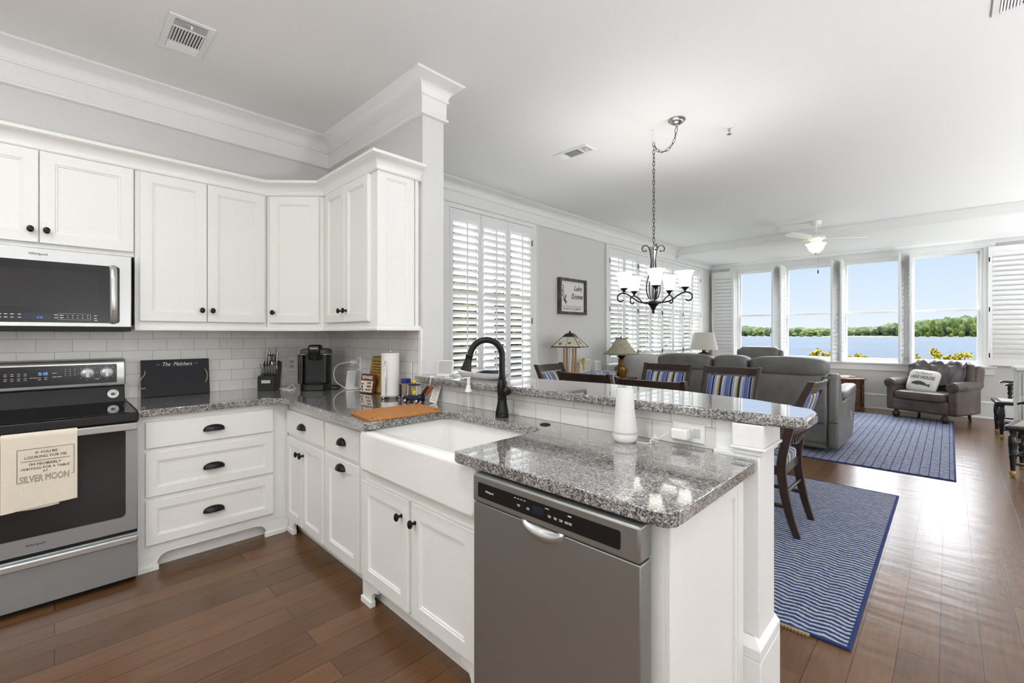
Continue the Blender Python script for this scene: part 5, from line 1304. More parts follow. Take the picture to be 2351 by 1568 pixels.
CB().lathe([(0.0, 2.532), (0.018, 2.53), (0.016, 2.522), (0.006, 2.512), (0.005, 2.50), (0, 2.498)], (fx, fy, 0), 16).build('finial', M['nickel'], r)
CB().cyl((fx + 0.03, fy - 0.01, 2.69), (fx + 0.03, fy - 0.01, 2.27), 0.0012, 6).build('pull_chain', M['nickel'], r)
CB().cyl((fx + 0.03, fy - 0.01, 2.275), (fx + 0.03, fy - 0.01, 2.225), 0.008, 10).build('pull_fob', M['black'], r)
light('fan_bulb', 'POINT', (fx, fy, 2.62), 16, (1.0, 0.96, 0.88), shadow_soft_size=0.04)
# ================================================================ DINING
def rug(label, x0, x1, y0, y1, m):
    r = thing('area_rug', label, 'rug', ((x0 + x1) / 2, (y0 + y1) / 2, 0))
    boxat(r, x0 + 0.015, x1 - 0.015, y0 + 0.015, y1 - 0.015, 0.0, 0.010).build('woven_field', m, r)
    mb = MB(r.location)
    for a in ((x0, x0 + 0.016, y0, y1), (x1 - 0.016, x1, y0, y1), (x0 + 0.016, x1 - 0.016, y0, y0 + 0.016), (x0 + 0.016, x1 - 0.016, y1 - 0.016, y1)): mb.box(a[0], a[1], a[2], a[3], 0.0, 0.011)
    mb.build('binding', M['rugedge'], r, 0.003)
    return r
r = rug('blue and white woven rug under the dining table', -3.25, -0.295, 2.33, 4.835, M['rug'])
mb = MB(r.location)
random.seed(5)
for i in range(40): 
    x = -0.62 + i * 0.0045
    mb.box(x, x + 0.0035, 2.318 - 0.004 * (i % 3), 2.332, 0.001, 0.010)
mb.build('fringe', M['rugfringe'], r)
rug('large blue and white woven rug in front of the grey sofa', -2.95, 0.045, 5.69, 9.56, M['rugbig'])
RZ = 0.0112
# dining chair: faces local +y, root on the floor at the seat centre
def make_chair(label, group):
    r = thing('dining_chair', label, 'chair', (0, 0, 0), 0, group)
    for s_ in (-1, 1):
        pts = smooth_path([(s_ * 0.205, -0.30, 0.0), (s_ * 0.21, -0.262, 0.12), (s_ * 0.214, -0.228, 0.28), (s_ * 0.217, -0.213, 0.44), (s_ * 0.222, -0.232, 0.58), (s_ * 0.230, -0.29, 0.80), (s_ * 0.236, -0.385, 1.02)], 4)
        mb = MB(); vs = []; fs = []
        for i, p in enumerate(pts):
            w = 0.013 + 0.002 * (i / len(pts)); d = 0.021 + 0.006 * math.sin(PI * i / (len(pts) - 1))
            vs += [(p.x - w, p.y - d, p.z), (p.x + w, p.y - d, p.z), (p.x + w, p.y + d, p.z), (p.x - w, p.y + d, p.z)]
            if i:
                b = (i - 1) * 4
                fs += [(b + j, b + (j + 1) % 4, b + 4 + (j + 1) % 4, b + 4 + j) for j in range(4)]
        n = len(vs); fs += [(0, 1, 2, 3), (n - 4, n - 3, n - 2, n - 1)]
        mb.add(vs, fs).build('rear_leg', M['darkwood'], r, 0.004)
        MB().tube([(s_ * 0.20, 0.205, 0.0), (s_ * 0.20, 0.205, 0.02), (s_ * 0.20, 0.205, 0.04), (s_ * 0.20, 0.205, 0.30), (s_ * 0.20, 0.205, 0.43)], [0.014, 0.018, 0.014, 0.021, 0.023], 12).build('front_leg', M['darkwood'], r)
        MB().box(s_ * 0.205 - 0.009, s_ * 0.205 + 0.009, -0.235, 0.205, 0.17, 0.195).build('side_stretcher', M['darkwood'], r, 0.004)
    MB().cyl((-0.2, -0.02, 0.183), (0.2, -0.02, 0.183), 0.011, 10).build('cross_stretcher', M['darkwood'], r)
    MB().cyl((-0.208, -0.232, 0.27), (0.208, -0.232, 0.27), 0.011, 10).build('rear_stretcher', M['darkwood'], r)
    ap = MB()
    for s_ in (-1, 1): ap.box(s_ * 0.208 - 0.011, s_ * 0.208 + 0.011, -0.205, 0.205, 0.385, 0.445)
    ap.box(-0.208, 0.208, 0.195, 0.217, 0.385, 0.445)
    for i in range(5): ap.box(-0.208, 0.208, -0.226, -0.2, 0.387 + i * 0.0118, 0.396 + i * 0.0118)
    ap.box(-0.208, 0.208, -0.215, -0.204, 0.385, 0.445)
    ap.build('apron', M['darkwood'], r, 0.002)
    MB().pad((0, 0.0, 0.472), 0.45, 0.45, 0.085, 0.35, 32, 12).build('seat_pad', M['stripes'], r)
    def bow(x, z): # the back curves backwards between the posts
        t = (z - 0.44) / 0.58
        yy = -0.213 - 0.172 * max(t, 0) ** 1.55
        return yy - 0.028 * (1 - (x / 0.23) ** 2)
    def curved(z0, z1, th, dy=0.0, hw=0.222, ridges=0):
        mb = MB()
        k = max(ridges, 1)
        for i in range(k):
            a = z0 + (z1 - z0) * i / k; b = z0 + (z1 - z0) * (i + (0.82 if ridges else 1)) / k
            vs = []; fs = []
            for j in range(13):
                x = -hw + 2 * hw * j / 12
                for zz in (a, b):
                    y = bow(x, zz) + dy
                    vs += [(x, y - th / 2, zz), (x, y + th / 2, zz)]
                if j:
                    q = (j - 1) * 4
                    fs += [(q, q + 1, q + 5, q + 4), (q + 2, q + 3, q + 7, q + 6), (q, q + 2, q + 6, q + 4), (q + 1, q + 3, q + 7, q + 5)]
            fs += [(0, 1, 3, 2), (48, 49, 51, 50)]
            mb.add(vs, fs)
        return mb
    tr = curved(0.945, 1.012, 0.02); 
    for q in curved(0.948, 1.01, 0.026, 0, 0.218, 5).f: pass
    tr.build('top_rail', M['darkwood'], r, 0.003)
    curved(0.948, 1.010, 0.029, 0, 0.217, 6).build('top_rail_reeding', M['darkwood'], r, 0.002)
    pad_ = MB()
    pad_.grid(lambda u, v: (-0.202 + 0.404 * u, bow(-0.202 + 0.404 * u, 0.69 + 0.24 * v) + 0.008 + 0.028 * (math.sin(PI * u) * math.sin(PI * v)) ** 0.4, 0.69 + 0.24 * v), 26, 14)
    pad_.grid(lambda u, v: (-0.202 + 0.404 * u, bow(-0.202 + 0.404 * u, 0.69 + 0.24 * v) + 0.006 - 0.02 * (math.sin(PI * u) * math.sin(PI * v)) ** 0.4, 0.69 + 0.24 * v), 26, 14)
    pad_.build('back_pad', M['stripes'], r)
    curved(0.66, 0.693, 0.022).build('lower_rail', M['darkwood'], r, 0.003)
    sc_ = MB()
    for i in range(7):
        x = -0.15 + 0.05 * i
        sc_.tube([(x + 0.024 * math.cos(a), bow(x, 0.63) - 0.001, 0.628 + 0.032 * math.sin(a)) for a in [2 * PI * j / 14 for j in range(14)]], 0.006, 6, True)
    sc_.tube([(-0.21 + 0.42 * j / 12, bow(-0.21 + 0.42 * j / 12, 0.6), 0.59 + 0.004 * math.sin(j)) for j in range(13)], 0.008, 8)
    sc_.build('carved_splat', M['darkwood'], r)
    return r
c1 = make_chair('dark wooden dining chair at the right-hand head of the table, turned sideways', 'dining chairs')
c1.location = (-1.005, 3.57, RZ); c1.rotation_euler.z = PI / 2
def chair(x, y, rz, label):
    c = copy_tree(c1); c.location = (x, y, RZ); c.rotation_euler.z = rz; c['label'] = label
chair(-2.07, 3.30, 0.0, 'dark dining chair seen from behind over the bar, left of the pair')
chair(-1.46, 3.17, 0.04, 'dark dining chair seen from behind over the bar, right of the pair, nearest the speaker')
chair(-2.09, 4.10, PI + 0.05, 'dining chair with striped back facing the camera, left of the two before the sofa')
chair(-1.46, 4.08, PI + 0.02, 'dining chair with striped back facing the camera, right of the two before the sofa')
chair(-2.58, 3.62, -PI / 2 + 0.12, 'dining chair with striped pad at the left-hand head of the table below the picture')
t = thing('dining_table', 'dark wooden dining table hidden behind the bar among the chairs', 'table', (-1.80, 3.62, RZ))
MB().prism([(x, y) for x, y in rrect(-0.83, 0.90, -0.50, 0.56, 0.05)], 0.722, 0.75).build('tabletop', M['darkwood'], t, 0.008)
MB().box(-0.72, 0.74, -0.40, 0.42, 0.64, 0.722).build('apron', M['darkwood'], t, 0.003)
for x in (-0.40, 0.42):
    MB().lathe([(0.05, 0.03), (0.07, 0.08), (0.045, 0.16), (0.06, 0.3), (0.075, 0.42), (0.045, 0.52), (0.06, 0.64)], (x, 0, 0), 20).build('pedestal', M['darkwood'], t)
    MB().box(x - 0.035, x + 0.035, -0.30, 0.30, 0.0, 0.06).build('foot', M['darkwood'], t, 0.012)

# framed lake sign
r = thing('framed_sign', 'square wooden-framed sign reading Lake Oconee on the left wall', 'picture', (XA, 5.115, 1.865))
MBp = lambda: MB(r.location)
x0 = XA; y0, y1, z0, z1 = 4.81, 5.44, 1.615, 2.115
f = MBp()
for a in ((y0, y0 + 0.035, z0, z1), (y1 - 0.035, y1, z0, z1), (y0 + 0.035, y1 - 0.035, z0, z0 + 0.035), (y0 + 0.035, y1 - 0.035, z1 - 0.035, z1)): f.box(x0, x0 + 0.055, a[0], a[1], a[2], a[3])
f.build('frame', M['weathered'], r, 0.003)
MBp().box(x0, x0 + 0.02, y0 + 0.03, y1 - 0.03, z0 + 0.03, z1 - 0.03).build('board', M['whitecloth'], r)
Tp = lambda y, z: plane((x0 + 0.021, y, z), (0, 1, 0), (0, 0, 1))
text('lettering', 'Lake', Tp(5.255, 1.985), 0.10, M['ink'], r, shear=0.3, bold=0.001)
text('lettering', 'Oconee', Tp(5.235, 1.868), 0.105, M['ink'], r, sx=0.82, shear=0.3, bold=0.001)
text('lettering', '33.4347 N  83.2048 W', Tp(5.125, 1.69), 0.056, M['greyink'], r, sx=0.80)
mp = MB(r.location)
for p in ([(4.90, 2.02), (4.925, 1.99), (4.91, 1.96), (4.93, 1.92), (4.90, 1.88), (4.93, 1.85), (4.95, 1.81), (4.985, 1.77)], [(4.87, 1.97), (4.905, 1.92)], [(4.95, 1.89), (4.97, 1.84), (4.95, 1.80), (4.99, 1.76)], [(4.99, 1.88), (4.965, 1.84)], [(4.92, 1.82), (4.955, 1.79)], [(4.935, 1.85), (4.975, 1.80), (5.01, 1.79)]):
    mp.tube(smooth_path([(x0 + 0.021, a, b) for a, b in p], 4), 0.0055, 6)
mp.build('lake_outline', M['greyink'], r)
MBp().box(x0 + 0.02, x0 + 0.0212, 4.90, 5.37, 1.727, 1.731).build('printed_rule', M['greyink'], r)

# sideboard by the left wall and what stands on it
r = thing('sideboard', 'low sideboard with panelled front under the stained glass lamp', 'cabinet', (-3.62, 5.05, 0))
boxat(r, XA + 0.03, -3.40, 4.52, 5.60, 0.0, 0.79).build('carcass', M['darkwood'], r, 0.004)
boxat(r, XA + 0.025, -3.385, 4.50, 5.62, 0.79, 0.815).build('top', M['weathered'], r, 0.004)
for i in range(2): MB(r.location).at(frame((-3.40, 0, 0), (0, 1, 0), (1, 0, 0))).shaker(4.54 + 0.53 * i, 5.05 + 0.53 * i, 0.06, 0.76, 0, 0.018, 0.06).build('door', M['darkwood'], r)
r = thing('table_runner', 'blue and white patchwork runner hanging over the sideboard front', 'runner', (-3.5, 5.1, 0.815))
MB(r.location).box(-3.62, -3.379, 4.62, 5.58, 0.8155, 0.8185).box(-3.3815, -3.378, 4.62, 5.58, 0.55, 0.8185).build('cloth', M['runner'], r)
# stained-glass lamp
r = thing('table_lamp', 'mission table lamp with a pyramid stained glass shade on a wooden frame', 'lamp', (-3.54, 4.70, 0.8186), 0.35)
MB().box(-0.10, 0.10, -0.10, 0.10, 0, 0.022).build('base', M['oak'], r, 0.003)
for x in (-0.06, 0.06):
    for y in (-0.06, 0.06): MB().box(x - 0.011, x + 0.011, y - 0.011, y + 0.011, 0.022, 0.335).build('post', M['oak'], r, 0.002)
MB().cyl((0, 0, 0.022), (0, 0, 0.37), 0.012, 12).build('stem', M['whiteplastic'], r)
sh = MB(); 
def pyr(sh, s0, z0, s1, z1):
    sh.add([(-s0, -s0, z0), (s0, -s0, z0), (s0, s0, z0), (-s0, s0, z0), (-s1, -s1, z1), (s1, -s1, z1), (s1, s1, z1), (-s1, s1, z1)], [(0, 1, 5, 4), (1, 2, 6, 5), (2, 3, 7, 6), (3, 0, 4, 7)])
pyr(sh, 0.195, 0.0, 0.04, 0.175); pyr(sh, 0.19, 0.0, 0.035, 0.173)
shd = sh.build('glass_shade', M['stained'], r); shd.location = (0, 0, 0.345)
ld = MB()
for a in range(4):
    t = PI / 4 + a * PI / 2; q = math.sqrt(2)
    ld.tube([(0.197 * q * math.cos(t), 0.197 * q * math.sin(t), 0.0), (0.04 * q * math.cos(t), 0.04 * q * math.sin(t), 0.177)], 0.004, 6)
    t2 = a * PI / 2
    ld.tube([(0.197 * math.cos(t2), 0.197 * math.sin(t2), 0.0), (0.04 * math.cos(t2), 0.04 * math.sin(t2), 0.177)], 0.0025, 6)
pyr(ld, 0.05, 0.165, 0.03, 0.185); ld.lathe([(0.02, 0.18), (0.012, 0.20), (0.006, 0.215), (0, 0.217)], n=12)
lo = ld.build('leading', M['leafmetal'], shd)
# ornaments right of it
def lbox(nm, label, cat, x, y, w, d, h, m, inset=None, z=0.815, rz=0.0):
    o = thing(nm, label, cat, (x, y, z), rz)
    MB().box(-d / 2, d / 2, -w / 2, w / 2, 0, h).build('body', m, o, 0.003)
    if inset: MB().box(d / 2 - 0.001, d / 2 + 0.003, -w / 2 + 0.015, w / 2 - 0.015, 0.015, h - 0.015).build('front', inset, o)
    return o
o = lbox('lantern', 'white lantern with a yellow bow beside the stained glass lamp', 'lantern', -3.55, 4.92, 0.12, 0.11, 0.14, M['distressed'], M['pane'], 0.8186)
bw = MB()
for a in range(7):
    t = a * 0.9; bw.tube(smooth_path([(0.058, 0.01, 0.145), (0.066, 0.01 + 0.03 * math.cos(t), 0.165 + 0.03 * math.sin(t)), (0.062, 0.01 + 0.045 * math.cos(t + 0.5), 0.15 + 0.04 * math.sin(t + 0.5)), (0.058, 0.01, 0.145)], 4), 0.009, 6, flat=0.4)
bw.tube(smooth_path([(0.062, 0.01, 0.14), (0.068, 0.005, 0.09), (0.066, 0.012, 0.03)], 4), 0.012, 6, flat=0.4)
bw.build('bow', M['yellow'], o)
lbox('photo_frame', 'larger white and grey block frame on the sideboard', 'photo frame', -3.66, 5.20, 0.17, 0.10, 0.17, M['whiteplastic'], M['greyplastic'])
lbox('photo_frame', 'smaller white and grey block frame at the right end of the sideboard', 'photo frame', -3.66, 5.48, 0.13, 0.08, 0.135, M['whiteplastic'], M['greyplastic'])
# pineapple lamp on an end table
r = thing('end_table', 'dark end table between the sideboard and the pale sofa', 'table', (-3.50, 5.86, 0))
boxat(r, -3.70, -3.30, 5.67, 6.02, 0.675, 0.70).build('tabletop', M['darkwood'], r, 0.005)
for x in (-3.67, -3.33):
    for y in (5.70, 5.99): boxat(r, x - 0.02, x + 0.02, y - 0.02, y + 0.02, 0, 0.675).build('leg', M['darkwood'], r, 0.003)
r = thing('table_lamp', 'amber vase lamp with metal pineapple leaves and an olive shade', 'lamp', (-3.46, 5.84, 0.7005))
MB().lathe([(0.0, 0), (0.05, 0), (0.055, 0.01), (0.075, 0.035), (0.094, 0.08), (0.10, 0.125), (0.092, 0.155), (0.06, 0.172), (0.046, 0.185), (0.043, 0.23), (0.048, 0.262), (0.06, 0.272), (0.0, 0.272)], n=28).build('vase', M['amber'], r)
for i in range(9):
    t = i * 2 * PI / 9 + 0.3; L = 0.17 if i % 2 else 0.13
    MB().sheet(lambda u, v, t=t, L=L: ((0.02 + L * v) * math.cos(t) - (u - 0.5) * 0.035 * math.sin(PI * min(v + 0.2, 1)) * math.sin(t), (0.02 + L * v) * math.sin(t) + (u - 0.5) * 0.035 * math.sin(PI * min(v + 0.2, 1)) * math.cos(t), 0.272 + 0.16 * v * (1.15 - v) * (1 if t % 2 else 0.8)), 3, 6, 0.002).build('leaf', M['leafmetal'], r)
MB().cyl((0, 0, 0.27), (0, 0, 0.60), 0.008, 8).build('stem', M['bronze'], r)
MB().lathe([(0.255, 0.345), (0.235, 0.36), (0.19, 0.40), (0.14, 0.46), (0.10, 0.525), (0.075, 0.565), (0.072, 0.565), (0.097, 0.525), (0.137, 0.46), (0.187, 0.40), (0.232, 0.36), (0.252, 0.345)], n=36).build('lampshade', M['oliveshade'], r)
tr = MB().lathe([(0.257, 0.342), (0.257, 0.350), (0.252, 0.350), (0.252, 0.342)], n=36).lathe([(0.078, 0.562), (0.078, 0.572), (0.071, 0.572), (0.071, 0.562)], n=24); tr.build('trim_bands', M['leafmetal'], r)
MB().cyl((0, 0, 0.57), (0, 0, 0.615), 0.006, 8).build('finial', M['bronze'], r)

# ================================================================ LIVING ROOM SEATING
def cushion(root, nm, c, s_, m, e=0.3, rx=0.0, ry=0.0, rz=0.0, fn=None):
    T = Matrix.Translation(c) @ Matrix.Rotation(rz, 4, 'Z') @ Matrix.Rotation(ry, 4, 'Y') @ Matrix.Rotation(rx, 4, 'X')
    return MB().at(T).pad((0, 0, 0), s_[0], s_[1], s_[2], e, 32, 18, fn).build(nm, m, root)
# grey leather reclining sofa, its back to the camera; local +y is its front
r = thing('reclining_sofa', 'grey leather reclining sofa with its back to the dining table', 'sofa', (-1.94, 5.90, 0.0115))
def panel_(x0, x1, prof): return MB().prism(prof, x0, x1, 'x')
backp = [(0.10, 0.06), (0.03, 0.12), (0.0, 0.34), (-0.01, 0.36), (-0.02, 0.80), (0.0, 0.87), (0.10, 0.90), (0.25, 0.86), (0.30, 0.45), (0.30, 0.06)]
for x0_, x1_, nme in ((-1.00, -0.245, 'backrest'), (-0.235, 0.18, 'console_back'), (0.19, 0.985, 'backrest')):
    panel_(x0_, x1_, backp).build(nme, M['leather'], r, 0.03, 4)
    cx0 = (x0_ + x1_) / 2; wd = x1_ - x0_
    cushion(r, 'headrest', (cx0, 0.11, 0.945), (wd, 0.27, 0.20), M['leather'], 0.42, fn=lambda p, wd=wd: Vector((p.x, p.y, p.z + 0.018 * (1 - (2 * p.x / wd) ** 2) * (1 if p.z > 0 else 0))))
    if nme == 'backrest':
        cushion(r, 'seat_cushion', (cx0, 0.72, 0.42), (wd, 0.86, 0.24), M['leather'], 0.32)
        cushion(r, 'lumbar_cushion', (cx0, 0.33, 0.66), (wd - 0.02, 0.22, 0.42), M['leather'], 0.4, 0.15)
        MB().box(x0_ + 0.01, x1_ - 0.01, 1.00, 1.12, 0.10, 0.40).build('footrest', M['leather'], r, 0.035, 4)
MB().box(-0.235, 0.18, 0.28, 1.05, 0.10, 0.56).build('console', M['leather'], r, 0.03, 3)
MB().box(-0.99, 0.98, 0.05, 1.02, 0.05, 0.33).build('base', M['leather'], r, 0.03, 3)
arm = [(0.02, 0.07), (-0.005, 0.12), (0.0, 0.84), (0.03, 0.885), (0.12, 0.895), (0.17, 0.86), (0.28, 0.60), (0.34, 0.555), (0.95, 0.60), (1.20, 0.63), (1.28, 0.60), (1.27, 0.54), (1.02, 0.07), (0.6, 0.05)]
for x0_, x1_ in ((-1.085, -0.995), (0.988, 1.085)):
    a_ = panel_(x0_, x1_, arm).build('arm', M['leather'], r, 0.03, 4)
    MB().at(Matrix.Translation(((x0_ + x1_) / 2, 0.80, 0.64)) @ Matrix.Rotation(0.05, 4, 'X')).pad((0, 0, 0), 0.15, 0.85, 0.11, 0.5).build('arm_pad', M['leather'], a_)
# seams on the rear
sm = MB()
for x0_, x1_ in ((-1.0, -0.245), (0.19, 0.985)): sm.tube([(x0_ + 0.03, -0.012, 0.345), (x1_ - 0.03, -0.012, 0.345)], 0.004, 6)
sm.tube([(1.0, -0.004, 0.36), (1.08, -0.004, 0.36)], 0.004, 6); sm.build('rear_seam', M['blackmatte'], r)
MB().pad((1.088, 0.86, 0.33), 0.012, 0.06, 0.13, 0.7).build('recliner_lever', M['steelbright'], r)
# recliner by the window
r = thing('recliner', 'grey leather recliner by the lake windows, only its headrest showing over the sofa', 'armchair', (-2.46, 8.72, 0.0115), 0.12)
MB().box(-0.34, 0.34, -0.40, 0.45, 0.08, 0.42).build('base', M['leather'], r, 0.04, 4)
cushion(r, 'seat_cushion', (0, -0.02, 0.46), (0.62, 0.72, 0.2), M['leather'], 0.35)
cushion(r, 'backrest', (0, 0.36, 0.72), (0.66, 0.26, 0.62), M['leather'], 0.35, -0.12)
cushion(r, 'headrest', (0, 0.36, 0.99), (0.63, 0.24, 0.22), M['leather'], 0.38)
for s_ in (-1, 1):
    cushion(r, 'arm', (s_ * 0.40, 0.0, 0.42), (0.16, 0.86, 0.46), M['leather'], 0.35)
    cushion(r, 'wing', (s_ * 0.33, 0.40, 0.95), (0.1, 0.2, 0.20), M['leather'], 0.6)
# pale sofa under the wide shuttered window; local +y = world +x
r = thing('fabric_sofa', 'pale grey fabric sofa under the wide shuttered window', 'sofa', (-3.41, 7.25, 0), -PI / 2)
MB().box(-1.15, 1.15, -0.40, 0.36, 0.06, 0.40).build('base', M['beige'], r, 0.03, 3)
MB().box(-1.15, 1.15, -0.40, -0.22, 0.3, 0.80).build('backrest', M['beige'], r, 0.06, 4)
for s_ in (-1, 1): cushion(r, 'seat_cushion', (s_ * 0.54, 0.03, 0.47), (1.06, 0.66, 0.2), M['beige'], 0.25)
MB().box(-1.30, -1.155, -0.40, 0.36, 0.06, 0.62).build('arm', M['beige'], r, 0.06, 4)
def pil(label, x, y, z, s_, rx, rz, m, nm='throw_pillow', grp='pale pillows on the fabric sofa'):
    T = Matrix.Translation((-3.41, 7.25, 0)) @ Matrix.Rotation(-PI / 2, 4, 'Z')
    p = T @ Vector((x, y, z))
    t = thing(nm, label, 'pillow', p, -PI / 2 + rz, grp)
    def sq(p):
        k_ = 1 - 0.12 * (abs(p.x) / (s_[0] / 2)) ** 2 - 0.0; return Vector((p.x, p.y * max(0.12, (1 - (abs(p.x) / (s_[0] / 2)) ** 3) * (1 - (abs(p.z) / (s_[2] / 2)) ** 3)) ** 0.5, p.z))
    MB().at(Matrix.Rotation(rx, 4, 'X')).pad((0, 0, 0), s_[0], s_[1], s_[2], 0.35, 32, 20, sq).build('cover', m, t)
    T2 = Matrix.Rotation(rx, 4, 'X')
    a, b = s_[0] / 2 * 0.97, s_[2] / 2 * 0.97
    MB().at(T2).tube([(x_, 0, z_) for x_, z_ in rrect(-a, a, -b, b, 0.05)], 0.006, 6, True).build('piping', m, t)
    return t
pil('pale square pillow at the near end of the fabric sofa, behind the amber lamp', 0.99, 0.02, 0.80, (0.54, 0.2, 0.48), -0.22, 1.95, M['beige'])
pil('pale pillow leaning behind the nearest one on the fabric sofa', 0.62, -0.08, 0.79, (0.50, 0.18, 0.46), -0.2, 2.2, M['beige'])
pil('pale pillow hidden furthest along the fabric sofa', -0.45, -0.10, 0.79, (0.48, 0.18, 0.46), 0.25, -0.1, M['beige'])
# linen-shade lamp in the far corner
r = thing('end_table', 'small dark end table in the far left corner', 'table', (-3.48, 9.0, 0))
MB(r.location).lathe([(0, 0.62), (0.26, 0.62), (0.27, 0.635), (0.26, 0.65), (0, 0.65)], (-3.48, 9.0, 0), 28).build('tabletop', M['darkwood'], r)
for a in range(3): MB(r.location).tube([(-3.48 + 0.2 * math.cos(a * 2.1), 9.0 + 0.2 * math.sin(a * 2.1), 0.0), (-3.48 + 0.16 * math.cos(a * 2.1), 9.0 + 0.16 * math.sin(a * 2.1), 0.62)], 0.018, 10).build('leg', M['darkwood'], r)
r = thing('table_lamp', 'table lamp with a plain beige linen drum shade in the far corner', 'lamp', (-3.46, 8.95, 0.6505))
MB().lathe([(0, 0), (0.09, 0), (0.09, 0.02), (0.03, 0.05), (0.02, 0.2), (0.06, 0.27), (0.11, 0.30), (0.11, 0.315), (0.05, 0.33), (0.035, 0.345), (0.035, 0.41), (0.0, 0.41)], n=24).build('base', M['walnut'], r)
MB().lathe([(0.255, 0.385), (0.185, 0.72), (0.18, 0.72), (0.25, 0.385)], n=36).build('lampshade', M['lampshade'], r)
MB().cyl((0, 0, 0.40), (0, 0, 0.745), 0.006, 8).build('harp_finial', M['nickel'], r)

# octagonal side cabinet with magazines
r = thing('side_cabinet', 'octagonal brown wooden side cabinet between the sofa and the brown armchair', 'cabinet', (-1.38, 9.92, 0))
oc = lambda R_, z0, z1, mb: mb.prism([(R_ * math.cos(PI / 8 + a * PI / 4), R_ * math.sin(PI / 8 + a * PI / 4)) for a in range(8)], z0, z1)
oc(0.315, 0.05, 0.54, MB()).build('body', M['walnut'], r, 0.004)
b_ = oc(0.33, 0.0, 0.055, MB()); b_.build('plinth', M['walnut'], r, 0.005)
oc(0.355, 0.54, 0.565, MB()).build('top', M['walnut'], r, 0.006)
for a in range(8):
    t = a * PI / 4; T = Matrix.Rotation(t, 4, 'Z') @ frame((0.315 * math.cos(PI / 8), 0, 0), (0, 1, 0), (1, 0, 0))
    w = 0.315 * math.sin(PI / 8)
    mb = MB().at(T)
    for q in ((-w, -w + 0.02, 0.06, 0.53), (w - 0.02, w, 0.06, 0.53), (-w, w, 0.42, 0.435), (-w, w, 0.13, 0.145), (-0.006, 0.006, 0.435, 0.53), (-0.006, 0.006, 0.06, 0.13)): mb.box(q[0], q[1], 0, 0.009, q[2], q[3])
    mb.build('panel_moulding', M['darkwood'], r, 0.002)
for i, (x, y, rz, lab) in enumerate(((-1.43, 9.86, 0.3, 'lower magazine lying on the octagonal side cabinet'), (-1.37, 9.93, 0.7, 'upper magazine lying on the octagonal side cabinet'))):
    t = thing('magazine', lab, 'magazine', (x, y, 0.566 + 0.0115 * i), rz, 'magazines on the side cabinet')
    MB().box(-0.14, 0.14, -0.105, 0.105, 0, 0.0105).build('pages', M['whitecloth'], t, 0.002)
    MB().box(-0.1405, 0.1405, -0.1055, 0.1055, 0.0105, 0.0113).build('cover', M['greystone'], t)

# brown leather armchair; local -y is its front
AC = (-0.20, 9.64); AZ = -0.42
r = thing('leather_armchair', 'worn brown leather armchair with rolled arms below the lake windows', 'armchair', (AC[0], AC[1], 0.0112), AZ)
MB().box(-0.36, 0.36, -0.36, 0.33, 0.115, 0.315).build('seat_base', M['brownleather'], r, 0.04, 4)
cushion(r, 'seat_cushion', (0, -0.10, 0.37), (0.66, 0.62, 0.135), M['brownleather'], 0.28)
def backf(p): return Vector((p.x * (1 + 0.06 * p.z), p.y, p.z))
cushion(r, 'backrest', (0, 0.30, 0.60), (0.84, 0.24, 0.56), M['brownleather'], 0.36, -0.26, fn=backf)
for s_ in (-1, 1):
    mb = MB().box(s_ * 0.395 - 0.055, s_ * 0.395 + 0.055, -0.33, 0.33, 0.115, 0.53); mb.build('arm_panel', M['brownleather'], r, 0.03, 4)
    ar = MB().tube([(s_ * 0.40, -0.345, 0.535), (s_ * 0.40, -0.335, 0.535), (s_ * 0.40, 0.10, 0.54), (s_ * 0.405, 0.34, 0.56)], [0.06, 0.076, 0.074, 0.07], 22).build('arm_roll', M['brownleather'], r)
    MB().tube([(s_ * 0.40 + 0.05 * math.cos(a), -0.347, 0.535 + 0.05 * math.sin(a)) for a in [2 * PI * i / 20 for i in range(20)]], 0.006, 6, True).build('piping', M['brownleather'], ar)
    MB().at(Matrix.Translation((s_ * 0.39, 0.33, 0.66)) @ Matrix.Rotation(-0.22, 4, 'X')).pad((0, 0, 0), 0.13, 0.20, 0.36, 0.45).build('wing', M['brownleather'], r)
    MB().lathe([(0, 0), (0.03, 0), (0.045, 0.02), (0.052, 0.05), (0.042, 0.085), (0.03, 0.1), (0.03, 0.125), (0, 0.125)], (s_ * 0.31, -0.32, 0), 18).build('bun_foot', M['darkwood'], r)
    MB().tube([(s_ * 0.32, 0.33, -0.011), (s_ * 0.32, 0.29, 0.13)], [0.016, 0.026], 10).build('rear_foot', M['darkwood'], r)
Ta = Matrix.Translation((AC[0], AC[1], 0)) @ Matrix.Rotation(AZ, 4, 'Z')
t = thing('throw_blanket', 'dark crumpled throw over the back of the brown armchair', 'blanket', Ta @ Vector((0, 0.30, 0.70)), AZ)
def thr(u, v):
    x = -0.30 + 0.62 * u + 0.03 * math.sin(5 * v)
    w = 0.020 * math.sin(19 * u + 8 * v) + 0.013 * math.sin(37 * u - 9 * v + 1) + 0.008 * noise.noise((u * 9, v * 5, 1))
    if v < 0.55:
        q = v / 0.55; y = -0.245 + 0.14 * q; z = -0.02 - 0.10 * (1 - q) + 0.17 * q - 0.06 * u * (1 - q)
        return (x, y - 0.012 + w, z + 0.4 * w)
    q = (v - 0.55) / 0.45; a = q * PI * 0.8
    return (x, -0.105 + 0.115 * (1 - math.cos(a)) , 0.15 + 0.05 * math.sin(a) + w * 0.9 + 0.016 - 0.03 * q)
MB().sheet(thr, 64, 40, 0.008).build('cloth', M['throw'], t)
t = thing('throw_pillow', 'white pillow printed LAKE HOUSE with a dark fish on the brown armchair', 'pillow', Ta @ Vector((-0.10, -0.02, 0.585)), AZ + 0.10)
Tl = Matrix.Rotation(-0.42, 4, 'X') @ Matrix.Rotation(0.10, 4, 'Y')
